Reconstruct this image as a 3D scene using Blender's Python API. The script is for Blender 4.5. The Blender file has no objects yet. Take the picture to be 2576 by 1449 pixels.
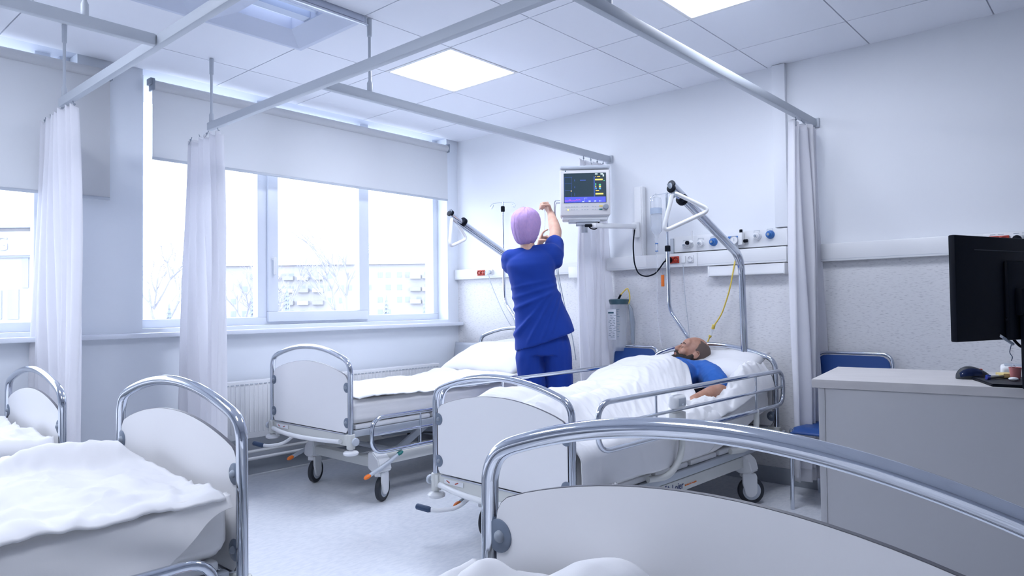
import bpy, bmesh, math, random
from mathutils import Vector, Matrix, noise
C = bpy.context.scene.collection
PI = math.pi
V = Vector
random.seed(7)
# ---------------------------------------------------------------- camera
cam_d = bpy.data.cameras.new('camera'); cam = bpy.data.objects.new('camera', cam_d); C.objects.link(cam)
CAMP = V((4.57484, -4.41019, 1.13))
YAW, PITCH, ROLL, FPX = 0.727402677, 0.0262918443, -0.012391209, 1762.33571
_f = V((-math.sin(YAW)*math.cos(PITCH), math.cos(YAW)*math.cos(PITCH), math.sin(PITCH)))
_r = V((math.cos(YAW), math.sin(YAW), 0)); _u = _r.cross(_f)
_r2 = _r*math.cos(ROLL)+_u*math.sin(ROLL); _u2 = -_r*math.sin(ROLL)+_u*math.cos(ROLL)
cam.matrix_world = Matrix(((_r2.x,_u2.x,-_f.x,CAMP.x),(_r2.y,_u2.y,-_f.y,CAMP.y),(_r2.z,_u2.z,-_f.z,CAMP.z),(0,0,0,1)))
cam_d.sensor_width = 36; cam_d.lens = FPX/2576*36; cam_d.clip_start = 0.02; cam_d.clip_end = 500
bpy.context.scene.camera = cam
# ---------------------------------------------------------------- world, exposure
sc = bpy.context.scene
sc.view_settings.view_transform = 'Standard'; sc.view_settings.look = 'None'
sc.view_settings.exposure = 0.64; sc.view_settings.gamma = 1.0; sc.view_settings.use_curve_mapping = False
w = bpy.data.worlds.new('overcast_sky'); sc.world = w; w.use_nodes = True
w.node_tree.nodes['Background'].inputs[0].default_value = (0.82, 0.885, 1.0, 1)
w.node_tree.nodes['Background'].inputs[1].default_value = 4.2
LAMP = 17.0                  # radiance of the ceiling panels
LAMP_COL = (0.82, 0.875, 1.0)
HC = 2.63                   # ceiling height
RX, RY = 6.6, -6.8          # room extents

# ---------------------------------------------------------------- materials
def mat(name, col, rough=0.5, metal=0.0, emit=None, es=1.0, bump=None, spec=0.5, noisecol=None, trans=0, alpha=1, sheen=0):
    m = bpy.data.materials.new(name); m.use_nodes = True
    nt = m.node_tree; b = nt.nodes['Principled BSDF']
    b.inputs['Base Color'].default_value = (*col, 1); b.inputs['Roughness'].default_value = rough
    b.inputs['Metallic'].default_value = metal; b.inputs['Specular IOR Level'].default_value = spec
    b.inputs['Transmission Weight'].default_value = trans; b.inputs['Alpha'].default_value = alpha
    b.inputs['Sheen Weight'].default_value = sheen
    if emit: b.inputs['Emission Color'].default_value = (*emit, 1); b.inputs['Emission Strength'].default_value = es
    tc = nt.nodes.new('ShaderNodeTexCoord')
    if noisecol:   # (colour2, scale xyz, detail, low, high)
        c2, scl, lo, hi = noisecol
        mp = nt.nodes.new('ShaderNodeMapping'); mp.inputs['Scale'].default_value = scl
        nz = nt.nodes.new('ShaderNodeTexNoise'); nz.inputs['Scale'].default_value = 1; nz.inputs['Detail'].default_value = 5
        rp = nt.nodes.new('ShaderNodeValToRGB'); rp.color_ramp.elements[0].position = lo; rp.color_ramp.elements[1].position = hi
        rp.color_ramp.elements[0].color = (*c2, 1); rp.color_ramp.elements[1].color = (*col, 1)
        nt.links.new(tc.outputs['Object'], mp.inputs[0]); nt.links.new(mp.outputs[0], nz.inputs['Vector'])
        nt.links.new(nz.outputs[0], rp.inputs[0]); nt.links.new(rp.outputs[0], b.inputs['Base Color'])
    if bump:       # (scale, strength, distance)
        nz = nt.nodes.new('ShaderNodeTexNoise'); nz.inputs['Scale'].default_value = bump[0]; nz.inputs['Detail'].default_value = 4
        bp = nt.nodes.new('ShaderNodeBump'); bp.inputs['Strength'].default_value = bump[1]; bp.inputs['Distance'].default_value = bump[2]
        nt.links.new(tc.outputs['Object'], nz.inputs['Vector']); nt.links.new(nz.outputs[0], bp.inputs['Height'])
        nt.links.new(bp.outputs[0], b.inputs['Normal'])
    return m
def mat_mix(name, col, kind, fac, rough=0.1):
    m = bpy.data.materials.new(name); m.use_nodes = True; nt = m.node_tree
    for n in list(nt.nodes): nt.nodes.remove(n)
    out = nt.nodes.new('ShaderNodeOutputMaterial'); mx = nt.nodes.new('ShaderNodeMixShader')
    if kind == 'glass':
        a = nt.nodes.new('ShaderNodeBsdfTransparent'); a.inputs[0].default_value = (*col, 1)
        b = nt.nodes.new('ShaderNodeBsdfGlossy'); b.inputs['Roughness'].default_value = rough; b.inputs[0].default_value = (1, 1, 1, 1)
        mx.inputs[0].default_value = fac
    elif kind == 'film':
        a = nt.nodes.new('ShaderNodeBsdfTransparent'); b = nt.nodes.new('ShaderNodeBsdfPrincipled')
        b.inputs['Base Color'].default_value = (*col, 1); b.inputs['Roughness'].default_value = rough; mx.inputs[0].default_value = fac
    else:
        a = nt.nodes.new('ShaderNodeBsdfDiffuse'); a.inputs[0].default_value = (*col, 1)
        b = nt.nodes.new('ShaderNodeBsdfTranslucent'); b.inputs[0].default_value = (*col, 1); mx.inputs[0].default_value = fac
    nt.links.new(a.outputs[0], mx.inputs[1]); nt.links.new(b.outputs[0], mx.inputs[2]); nt.links.new(mx.outputs[0], out.inputs[0])
    return m
M = {}
M['paint'] = mat('wall_paint', (0.83, 0.85, 0.89), 0.75, bump=(90, 0.04, 0.002))
M['paintW'] = mat('window_wall_paint', (0.80, 0.84, 0.90), 0.75, bump=(90, 0.04, 0.002))
M['unseen_dim'] = mat('darkened_unseen_wall', (0.48, 0.51, 0.58), 0.7)  # unseen walls darkened so chrome reflects dark and the right side dims
M['vinyl'] = mat('vinyl_wallcover', (0.77, 0.77, 0.79), 0.55, bump=(40, 0.05, 0.003), noisecol=((0.58, 0.58, 0.61), (40, 40, 260), 0.32, 0.46))
M['tile'] = mat('ceiling_tile', (0.87, 0.89, 0.95), 0.85, bump=(300, 0.05, 0.001))
M['groove'] = mat('ceiling_grid', (0.62, 0.66, 0.76), 0.6)
M['floor'] = mat('linoleum', (0.78, 0.80, 0.85), 0.25, bump=(14, 0.05, 0.002), noisecol=((0.70, 0.73, 0.79), (60, 22, 40), 0.36, 0.60), spec=0.35)
M['skirt'] = mat('skirting', (0.36, 0.39, 0.44), 0.5)
M['chrome'] = mat('chrome', (0.66, 0.70, 0.77), 0.08, 1.0)
M['satin'] = mat('satin_steel', (0.62, 0.65, 0.71), 0.28, 1.0)
M['white'] = mat('white_plastic', (0.80, 0.81, 0.83), 0.35)
M['lam'] = mat('white_laminate', (0.88, 0.88, 0.90), 0.38)
M['lamedge'] = mat('laminate_edge', (0.10, 0.10, 0.12), 0.4)
M['cream'] = mat('cream_powdercoat', (0.66, 0.67, 0.65), 0.4)
M['grey'] = mat('grey_plastic', (0.30, 0.34, 0.40), 0.45)
M['lgrey'] = mat('light_grey_plastic', (0.52, 0.56, 0.62), 0.45)
M['clip'] = mat('slate_clip', (0.17, 0.21, 0.28), 0.35)
M['dark'] = mat('dark_rubber', (0.02, 0.025, 0.035), 0.55)
M['black'] = mat('black_plastic', (0.004, 0.006, 0.012), 0.45, spec=0.12)
M['navy'] = mat('navy_grip', (0.03, 0.06, 0.13), 0.45)
M['linen'] = mat('white_linen', (0.80, 0.80, 0.82), 0.85, bump=(260, 0.08, 0.0015), sheen=0.2)
M['linen2'] = mat('mattress_sheet', (0.87, 0.86, 0.86), 0.85, bump=(300, 0.08, 0.0012), sheen=0.2)
M['curtain'] = mat_mix('curtain_voile', (0.93, 0.93, 0.96), 'cloth', 0.5)
M['blind'] = mat_mix('blind_fabric', (0.76, 0.77, 0.79), 'cloth', 0.30)
M['frame'] = mat('window_frame_pvc', (0.76, 0.80, 0.88), 0.35)
M['glass'] = mat_mix('window_glass', (0.97, 0.98, 1.0), 'glass', 0.05, 0.02)
M['scrub'] = mat('blue_scrub_cotton', (0.009, 0.042, 0.29), 0.85, bump=(500, 0.15, 0.001), sheen=0.08, spec=0.2)
M['gown'] = mat('mid_blue_gown_cotton', (0.030, 0.13, 0.46), 0.85, bump=(500, 0.15, 0.001), sheen=0.08, spec=0.2)
M['cap'] = mat('lilac_nonwoven', (0.52, 0.33, 0.60), 0.85, bump=(420, 0.3, 0.0012), noisecol=((0.44, 0.30, 0.58), (90, 90, 60), 0.35, 0.7))
M['skin'] = mat('skin', (0.66, 0.42, 0.32), 0.5, bump=(120, 0.05, 0.001), noisecol=((0.58, 0.33, 0.25), (22, 22, 22), 0.3, 0.6))
M['skinp'] = mat('skin_tanned', (0.50, 0.27, 0.19), 0.5, bump=(120, 0.06, 0.001), noisecol=((0.42, 0.20, 0.13), (22, 22, 22), 0.3, 0.6))
M['beard'] = mat('dark_beard', (0.030, 0.022, 0.020), 0.8, bump=(400, 0.6, 0.003))
M['stubble'] = mat('cropped_hair', (0.14, 0.10, 0.085), 0.75, bump=(500, 0.3, 0.001))
M['lips'] = mat('lips', (0.42, 0.17, 0.14), 0.45)
M['chairblue'] = mat('blue_chair_shell', (0.010, 0.060, 0.25), 0.4)
M['chairgrey'] = mat('grey_chair_shell', (0.48, 0.51, 0.57), 0.5)
M['desk'] = mat('desk_laminate', (0.47, 0.47, 0.49), 0.5)
M['desktop'] = mat('desk_top_laminate', (0.56, 0.54, 0.54), 0.42, noisecol=((0.52, 0.50, 0.50), (9, 60, 9), 0.35, 0.65))
M['red'] = mat('red_plastic', (0.50, 0.045, 0.02), 0.4)
M['orange'] = mat('orange_plastic', (0.90, 0.20, 0.02), 0.4)
M['green'] = mat('green_plastic', (0.01, 0.16, 0.15), 0.4)
M['gasblue'] = mat('blue_gas_outlet', (0.03, 0.16, 0.48), 0.4)
M['yellow'] = mat('yellow_tube', (0.75, 0.56, 0.10), 0.4)
M['clear'] = mat_mix('clear_plastic', (0.82, 0.86, 0.93), 'film', 0.30, 0.12)
M['smoke'] = mat_mix('smoky_film', (0.30, 0.36, 0.44), 'film', 0.5, 0.2)
M['print'] = mat('dark_print', (0.05, 0.13, 0.18), 0.6)
M['paper'] = mat('paper_label', (0.82, 0.84, 0.88), 0.7)
M['pink'] = mat('pink_cup', (0.55, 0.20, 0.20), 0.35)
M['ynote'] = mat('yellow_note', (0.72, 0.58, 0.25), 0.7)
M['lamp'] = mat('lamp_diffuser', (0.9, 0.9, 0.9), 0.5, emit=LAMP_COL, es=LAMP)
M['logo'] = mat('logo_navy', (0.01, 0.03, 0.15), 0.5)
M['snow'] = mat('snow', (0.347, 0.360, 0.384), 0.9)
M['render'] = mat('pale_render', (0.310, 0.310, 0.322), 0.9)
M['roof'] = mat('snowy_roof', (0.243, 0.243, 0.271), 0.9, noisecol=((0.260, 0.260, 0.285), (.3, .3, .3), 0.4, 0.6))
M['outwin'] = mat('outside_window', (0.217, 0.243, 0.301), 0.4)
M['twig'] = mat('haze_pale_twigs', (0.303, 0.303, 0.346), 0.9)  # pale tone puts the bright outdoor haze into the bark colour
M['fir'] = mat('haze_pale_conifer', (0.223, 0.251, 0.307), 0.9)  # needles paled the same way, haze painted into their colour
def emis(name, c, s=1.0): return mat(name, (0, 0, 0), 0.5, emit=c, es=s)
M['scr'] = emis('screen_dark', (0.008, 0.026, 0.045)); M['e_blue'] = emis('screen_blue', (0.07, 0.09, 0.62))
M['e_line'] = emis('screen_line', (0.03, 0.07, 0.28)); M['e_yel'] = emis('screen_yellow', (0.85, 0.60, 0.14))
M['e_grn'] = emis('screen_green', (0.08, 0.55, 0.30)); M['e_cyan'] = emis('screen_cyan', (0.08, 0.35, 0.80))
M['e_mag'] = emis('screen_magenta', (0.65, 0.08, 0.40)); M['e_wht'] = emis('screen_white', (0.55, 0.70, 0.85))
M['e_led'] = emis('led_yellow', (1.0, 0.85, 0.2), 1.2)

# ---------------------------------------------------------------- mesh helpers
def BM(): return bmesh.new()
def obj(name, bm, m, parent=None, smooth=True, ang=40, loc=None, rot=None):
    me = bpy.data.meshes.new(name)
    bmesh.ops.recalc_face_normals(bm, faces=bm.faces[:])
    bm.to_mesh(me); bm.free(); me.materials.append(M[m] if isinstance(m, str) else m)
    if smooth:
        me.shade_smooth()
        try: me.set_sharp_from_angle(angle=math.radians(ang))
        except Exception: pass
    o = bpy.data.objects.new(name, me); C.objects.link(o)
    if parent is not None: o.parent = parent
    if loc is not None: o.location = loc
    if rot is not None: o.rotation_euler = rot
    return o
def tag(o, label=None, cat=None, group=None, kind=None):
    if label: o['label'] = label
    if cat: o['category'] = cat
    if group: o['group'] = group
    if kind: o['kind'] = kind
    return o
def thing(name, label, cat, loc=(0, 0, 0), rz=0, group=None):
    o = bpy.data.objects.new(name, None); C.objects.link(o); o.location = loc; o.rotation_euler = (0, 0, rz); o.empty_display_size = 0.1
    return tag(o, label, cat, group)
def box(bm, a, b, bev=0.0, seg=2, mx=None):
    a, b = V(a), V(b); c = (a+b)/2; s = V((abs(b.x-a.x), abs(b.y-a.y), abs(b.z-a.z)))
    t = BM(); bmesh.ops.create_cube(t, size=1); bmesh.ops.scale(t, vec=s, verts=t.verts)
    if bev > 0: bmesh.ops.bevel(t, geom=t.edges[:], offset=min(bev, min(s)*0.49), segments=seg, affect='EDGES', profile=0.5)
    bmesh.ops.translate(t, vec=c, verts=t.verts)
    if mx is not None: bmesh.ops.transform(t, matrix=mx, verts=t.verts)
    join(bm, t); return bm
def join(bm, t):
    me = bpy.data.meshes.new('tmp'); t.to_mesh(me); t.free(); bm.from_mesh(me); bpy.data.meshes.remove(me)
def bx(a, b, bev=0.0, seg=2): return box(BM(), a, b, bev, seg)
def fillet(pts, r, n=6, closed=False):
    pts = [V(p) for p in pts]; N = len(pts); out = []
    rs = r if isinstance(r, (list, tuple)) else [r]*N
    for i in range(N):
        if not closed and i in (0, N-1): out.append(pts[i]); continue
        p0, p, p1 = pts[(i-1) % N], pts[i], pts[(i+1) % N]
        a = (p0-p); b = (p1-p); la, lb = a.length, b.length; a.normalize(); b.normalize()
        d = min(rs[i], la*0.49, lb*0.49)
        th = a.angle(b)
        if d < 1e-5 or abs(th-PI) < 0.02: out.append(p); continue
        A, B = p+a*d, p+b*d
        for k in range(n+1):
            t = k/n; out.append(A*(1-t)**2 + p*2*t*(1-t) + B*t*t)
    return out
def tube(bm, pts, r, seg=12, closed=False, caps=True, fr=0, fn=6):
    if fr and not isinstance(r, (list, tuple)): pts = fillet(pts, fr, fn, closed)
    pts = [V(p) for p in pts]; N = len(pts)
    R = r if isinstance(r, (list, tuple)) else [r]*N
    tans = []
    for i in range(N):
        if closed: t = pts[(i+1) % N]-pts[i-1]
        else: t = pts[min(i+1, N-1)]-pts[max(i-1, 0)]
        tans.append(t.normalized())
    up = V((0, 0, 1)) if abs(tans[0].z) < 0.9 else V((1, 0, 0))
    nrm = (up-tans[0]*up.dot(tans[0])).normalized(); rings = []
    for i in range(N):
        t = tans[i]; nrm = (nrm-t*nrm.dot(t)); nrm = nrm.normalized() if nrm.length > 1e-6 else t.orthogonal().normalized()
        b = t.cross(nrm); rings.append([bm.verts.new(pts[i]+(nrm*math.cos(2*PI*k/seg)+b*math.sin(2*PI*k/seg))*R[i]) for k in range(seg)])
    for i in range(N if closed else N-1):
        A, B = rings[i], rings[(i+1) % N]
        for k in range(seg): bm.faces.new((A[k], A[(k+1) % seg], B[(k+1) % seg], B[k]))
    if caps and not closed: bm.faces.new(rings[0][::-1]); bm.faces.new(rings[-1])
    return bm
def tb(pts, r, **k): return tube(BM(), pts, r, **k)
def cyl(bm, p0, p1, r, r1=None, seg=20, bev=0):
    r1 = r if r1 is None else r1; p0, p1 = V(p0), V(p1)
    if bev:
        d = (p1-p0).normalized()*bev
        return tube(bm, [p0, p0+d*0.3, p0+d, p1-d, p1-d*0.3, p1], [r-bev, r-bev*0.3, r, r1, r1-bev*0.3, r1-bev], seg=seg)
    return tube(bm, [p0, p1], [r, r1], seg=seg)
def lathe(bm, prof, seg=24, mx=None):
    t = BM(); rings = []
    for (r, z) in prof:
        if r < 1e-6: rings.append([t.verts.new((0, 0, z))])
        else: rings.append([t.verts.new((r*math.cos(2*PI*k/seg), r*math.sin(2*PI*k/seg), z)) for k in range(seg)])
    for A, B in zip(rings, rings[1:]):
        for k in range(seg):
            a = [A[k % len(A)], A[(k+1) % len(A)], B[(k+1) % len(B)], B[k % len(B)]]; u = []
            for v in a:
                if v not in u: u.append(v)
            if len(u) >= 3: t.faces.new(u)
    if mx is not None: bmesh.ops.transform(t, matrix=mx, verts=t.verts)
    join(bm, t); return bm
def ball(bm, c, r, sub=3, rot=None):
    t = BM(); bmesh.ops.create_icosphere(t, subdivisions=sub, radius=1)
    r = (r, r, r) if isinstance(r, (int, float)) else r
    bmesh.ops.scale(t, vec=r, verts=t.verts)
    if rot is not None: bmesh.ops.transform(t, matrix=rot, verts=t.verts)
    bmesh.ops.translate(t, vec=V(c), verts=t.verts); join(bm, t); return bm
def prism(bm, pts, z0, z1, ax='z', bev=0):
    """closed outline extruded; ax tells the extrusion axis: pts are the other two coordinates"""
    t = BM(); f = (lambda a, b, c: (a, b, c)) if ax == 'z' else (lambda a, b, c: (a, c, b)) if ax == 'y' else (lambda a, b, c: (c, a, b))
    A = [t.verts.new(f(p[0], p[1], z0)) for p in pts]; B = [t.verts.new(f(p[0], p[1], z1)) for p in pts]; n = len(pts)
    t.faces.new(A[::-1]); t.faces.new(B)
    for i in range(n): t.faces.new((A[i], A[(i+1) % n], B[(i+1) % n], B[i]))
    bmesh.ops.recalc_face_normals(t, faces=t.faces[:])
    if bev: bmesh.ops.bevel(t, geom=[e for e in t.edges if len(e.link_faces) == 2 and e.calc_face_angle(0) > 0.6], offset=bev, segments=2, affect='EDGES')
    join(bm, t); return bm
def mods(o, vox=None, smooth=0, sub=0, solid=0):
    if vox: m = o.modifiers.new('r', 'REMESH'); m.mode = 'VOXEL'; m.voxel_size = vox; m.use_smooth_shade = True
    if smooth: m = o.modifiers.new('s', 'SMOOTH'); m.factor = 0.5; m.iterations = smooth
    if sub: m = o.modifiers.new('u', 'SUBSURF'); m.levels = sub; m.render_levels = sub
    if solid: m = o.modifiers.new('t', 'SOLIDIFY'); m.thickness = solid; m.offset = -1
def bake(o, disp=None):
    dg = bpy.context.evaluated_depsgraph_get(); dg.update()
    me = bpy.data.meshes.new_from_object(o.evaluated_get(dg)); o.modifiers.clear(); o.data = me
    if disp:
        ns = [v.normal.copy() for v in me.vertices]
        for v, n in zip(me.vertices, ns): v.co += n*disp(v.co)
    me.shade_smooth(); return o
def text(name, s, size, m, mx, parent=None, ext=0.0006):
    cu = bpy.data.curves.new(name, 'FONT'); cu.body = s; cu.size = size; cu.extrude = ext
    t = bpy.data.objects.new('tmp', cu); C.objects.link(t)
    dg = bpy.context.evaluated_depsgraph_get(); dg.update()
    me = bpy.data.meshes.new_from_object(t.evaluated_get(dg)); bpy.data.objects.remove(t); me.transform(mx)
    me.materials.clear(); me.materials.append(M[m])
    o = bpy.data.objects.new(name, me); C.objects.link(o)
    if parent is not None: o.parent = parent
    return o
def copy_tree(o, parent=None):
    c = o.copy(); C.objects.link(c); c.parent = parent
    for ch in list(o.children): copy_tree(ch, c)
    return c
def fb(x, y, z=0, s=1.0, o=3):
    return noise.fractal(V((x*s, y*s, z*s)), 1.0, 2.0, o)
def sstep(a, b, x):
    t = max(0, min(1, (x-a)/(b-a))); return t*t*(3-2*t)
def cloth(name, X, Y, fn, m, parent=None, th=0.004):
    """grid surface over parameter ranges X=(x0,x1,nx), Y=(y0,y1,ny); fn(u,v)->Vector"""
    bm = BM(); x0, x1, nx = X; y0, y1, ny = Y
    g = [[bm.verts.new(fn(x0+(x1-x0)*i/nx, y0+(y1-y0)*j/ny)) for j in range(ny+1)] for i in range(nx+1)]
    for i in range(nx):
        for j in range(ny): bm.faces.new((g[i][j], g[i+1][j], g[i+1][j+1], g[i][j+1]))
    o = obj(name, bm, m, parent, ang=180)
    if th: mods(o, solid=th); bake(o)
    return o
def plate(bm, cx, cy, cz, sx, sy, sz, bev=0.002): return box(bm, (cx-sx/2, cy-sy/2, cz-sz/2), (cx+sx/2, cy+sy/2, cz+sz/2), bev)

# ================================================================ SETTING
tag(obj('floor', bx((-0.3, RY, -0.1), (RX, 0.2, 0)), 'floor', smooth=False), 'pale blue grey speckled linoleum floor', kind='structure')
# window wall X=0 with two openings
WY = [(-4.75, -3.06), (-2.70, -0.13)]     # openings in Y
WZ = (1.02, 2.78)
bm = BM()
box(bm, (-0.3, RY, 0), (0, 0.2, WZ[0]))
box(bm, (-0.3, RY, WZ[1]), (0, 0.2, HC+0.2))
ys = [RY]+[v for p in WY for v in p]+[0.2]
for i in range(0, len(ys), 2): box(bm, (-0.3, ys[i], WZ[0]), (0, ys[i+1], WZ[1]))
tag(obj('wall_left', bm, 'paintW', smooth=False), 'pale blue painted window wall', kind='structure')
bm = BM(); box(bm, (0, 0, 0), (RX, 0.2, HC+0.2))
tag(obj('wall_back', bm, 'paint', smooth=False), 'white painted wall behind the bed heads', kind='structure')
tag(obj('wall_right', bx((RX, RY, 0), (RX+0.2, 0.2, HC+0.2)), 'unseen_dim', smooth=False), kind='structure')
tag(obj('wall_front', bx((-0.3, RY-0.2, 0), (RX+0.2, RY, HC+0.2)), 'unseen_dim', smooth=False), kind='structure')
tag(obj('trim_1', bx((0.0, -0.004, 0.10), (RX, 0.0, 1.40)), 'vinyl', smooth=False), 'flecked grey vinyl wall covering below the service rail', kind='structure')
tag(obj('baseboard_back', bx((0, -0.016, 0), (RX, -0.0, 0.10), 0.004), 'skirt'), 'dark grey skirting under the head wall', kind='structure')
tag(obj('baseboard_left', bx((0, RY, 0), (0.016, -0.016, 0.10), 0.004), 'skirt'), 'grey skirting under the window wall', kind='structure')
tag(obj('trim_2', bx((2.895, -0.035, 1.605), (2.975, 0, HC-0.003), 0.002), 'paint'), 'narrow white wall pilaster right of the gas outlets', kind='structure')
# ceiling tiles: real tiles with grooves between, openings where fixtures sit
GX0, GY0 = 1.657, -0.443
LIGHTS = [(-1, -2), (2, -2), (2, -7), (-1, -7)]     # lower-left grid index of 600 mm tiles with light panels
VENTS = [(-1, -4), (-1, -5)]
bm = BM(); g = 0.0035
for i in range(-4, 10):
    for j in range(-12, 2):
        if (i, j) in LIGHTS or (i, j) in VENTS: continue
        x0, x1 = GX0+i*0.6, GX0+(i+1)*0.6; y0, y1 = GY0+j*0.6, GY0+(j+1)*0.6
        x0 = max(x0, 0.012); x1 = min(x1, RX); y0 = max(y0, RY); y1 = min(y1, 0.15)
        if x1-x0 < 0.03 or y1-y0 < 0.03: continue
        box(bm, (x0+g, y0+g, HC), (x1-g, y1-g, HC+0.02))
tiles = obj('ceiling', bm, 'tile', smooth=False); tag(tiles, 'white suspended ceiling of square mineral tiles', kind='structure')
bm = BM()
for i in range(-4, 10):
    for j in range(-12, 2):
        if (i, j) in LIGHTS or (i, j) in VENTS: continue
        x0, x1 = GX0+i*0.6, GX0+(i+1)*0.6; y0, y1 = GY0+j*0.6, GY0+(j+1)*0.6
        box(bm, (x0, y0, HC+0.009), (x1, y1, HC+0.03))
tag(obj('ceiling_grid', bm, 'groove', smooth=False), 'grid bars between the ceiling tiles', kind='structure')
tag(obj('ceiling_slab', bx((-0.3, RY-0.2, HC+0.2), (RX+0.2, 0.2, HC+0.3)), 'paint', smooth=False), kind='structure')
for n, (i, j) in enumerate(LIGHTS):
    lb = ['square ceiling light panel over the middle bay, nearest the nurse', 'square ceiling light panel above the right bay, cut by the photo top edge',
          'square ceiling light panel behind the camera', 'square ceiling light panel behind the far left bed', 'square ceiling light panel at the rear right'][n]
    x0, y0 = GX0+i*0.6, GY0+j*0.6
    t = thing('ceiling_light', lb, 'ceiling light', (x0+0.3, y0+0.3, HC), 0, 'square light panels')
    bm = BM()
    for a, b in (((-0.3, -0.3), (0.3, -0.278)), ((-0.3, 0.278), (0.3, 0.3)), ((-0.3, -0.278), (-0.278, 0.278)), ((0.278, -0.278), (0.3, 0.278))):
        box(bm, (a[0], a[1], -0.004), (b[0], b[1], 0.03), 0.002)
    box(bm, (-0.29, -0.29, 0.02), (0.29, 0.29, 0.04))
    obj('light_frame', bm, 'white', t)
    obj('diffuser', bx((-0.278, -0.278, 0.0), (0.278, 0.278, 0.012)), 'lamp', t)
for n, (i, j) in enumerate(VENTS):
    lb = ['square perforated ceiling fixture with a bright recessed centre', 'recessed ceiling fixture with a bluish panel at the top edge of the photo'][n]
    x0, y0 = GX0+i*0.6, GY0+j*0.6
    t = thing('ceiling_fixture', lb, 'ceiling fixture', (x0+0.3, y0+0.3, HC))
    bm = BM()     # sloping frustum frame rising to a recess
    a, b, c = 0.297, 0.150, 0.0
    q = [(-1, -1), (1, -1), (1, 1), (-1, 1)]
    lo = [bm.verts.new((x*a, y*a, -0.030)) for x, y in q]; up0 = [bm.verts.new((x*(a), y*(a), 0.03)) for x, y in q]
    li = [bm.verts.new((x*(a-0.03), y*(a-0.03), -0.034)) for x, y in q]; up = [bm.verts.new((x*b, y*b, 0.012)) for x, y in q]; up2 = [bm.verts.new((x*b, y*b, 0.085)) for x, y in q]
    for A, B in ((up0, lo), (lo, li), (li, up), (up, up2)):
        for k in range(4): bm.faces.new((A[k], A[(k+1) % 4], B[(k+1) % 4], B[k]))
    obj('fixture_frame', bm, mat('perforated_white%d' % n, (0.62, 0.67, 0.80), 0.5, bump=(900, 0.4, 0.002)), t, smooth=False)
    bm = BM(); box(bm, (-0.149, -0.149, 0.075), (0.149, 0.149, 0.085))
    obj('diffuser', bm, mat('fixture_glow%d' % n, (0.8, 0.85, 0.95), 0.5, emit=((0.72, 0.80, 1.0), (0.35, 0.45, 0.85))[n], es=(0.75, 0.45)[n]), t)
    bm = BM(); box(bm, (-0.03, -0.149, 0.02), (0.035, 0.149, 0.074)); box(bm, (0.085, -0.149, 0.03), (0.11, 0.149, 0.074))
    obj('baffle', bm, mat('baffle_white%d' % n, (0.62, 0.70, 0.85), 0.5), t, smooth=False)
    bm = BM(); box(bm, (0.285, -0.29, -0.045), (0.30, 0.34, -0.034), 0.002); cyl(bm, (0.292, 0.31, -0.036), (0.292, 0.31, -0.0), 0.006)
    obj('hinge_bar', bm, 'satin', t)

# windows
def window(n, y0, y1, splits, parent_label):
    xo = -0.13
    z0, z1 = WZ; t = thing('window_%d' % n, parent_label, None); tag(t, kind='structure')
    fw = 0.055
    bm = BM()
    for (a, b) in (((y0, z0), (y1, z0+fw)), ((y0, z1-fw), (y1, z1)), ((y0, z0+fw), (y0+fw, z1-fw)), ((y1-fw, z0+fw), (y1, z1-fw))):
        box(bm, (xo-0.07, a[0], a[1]), (xo, b[0], b[1]), 0.004)
    for s in splits: box(bm, (xo-0.07, s-0.04, z0+fw), (xo, s+0.04, z1-fw), 0.004)
    obj('window_frame', bm, 'frame', t)
    edges = [y0+fw]+[v for s in splits for v in (s-0.04, s+0.04)]+[y1-fw]
    for k in range(0, len(edges), 2):
        obj('pane', bx((xo-0.045, edges[k], z0+fw), (xo-0.035, edges[k+1], z1-fw)), 'glass', t, smooth=False)
    return t, edges
t, e = window(2, WY[1][0], WY[1][1], (-1.83, -0.93), 'wide white framed three pane window over the radiator')
bm = BM()   # opening sash of the middle pane, standing proud
s0, s1 = -1.80, -0.915
for (a, b) in (((s0, 1.04), (s1, 1.115)), ((s0, 2.50), (s1, 2.56)), ((s0, 1.115), (s0+0.08, 2.5)), ((s1-0.09, 1.115), (s1, 2.5))): box(bm, (-0.16, a[0], a[1]), (-0.105, b[0], b[1]), 0.006)
obj('sash', bm, 'frame', t)
bm = BM(); cyl(bm, (-0.105, s0+0.04, 1.50), (-0.085, s0+0.04, 1.50), 0.014); box(bm, (-0.09, s0+0.03, 1.38), (-0.075, s0+0.05, 1.51), 0.006)
obj('window_handle', bm, 'white', t)
t, e = window(1, WY[0][0], WY[0][1], (-3.20,), 'left white framed window behind the first blind')
for k, (a, b) in enumerate(((-4.80, -3.05), (-3.10, -0.04))):
    pass
tag(obj('window_sill', bx((-0.13, RY+0.02, 0.965), (0.07, -0.005, 0.995), 0.006), 'frame'), 'long white window sill across the window wall', kind='structure')
tag(obj('trim_3', bx((0.0, RY+0.02, 0.962), (0.012, -0.005, 1.0)), 'paintW'), kind='structure')

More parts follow.
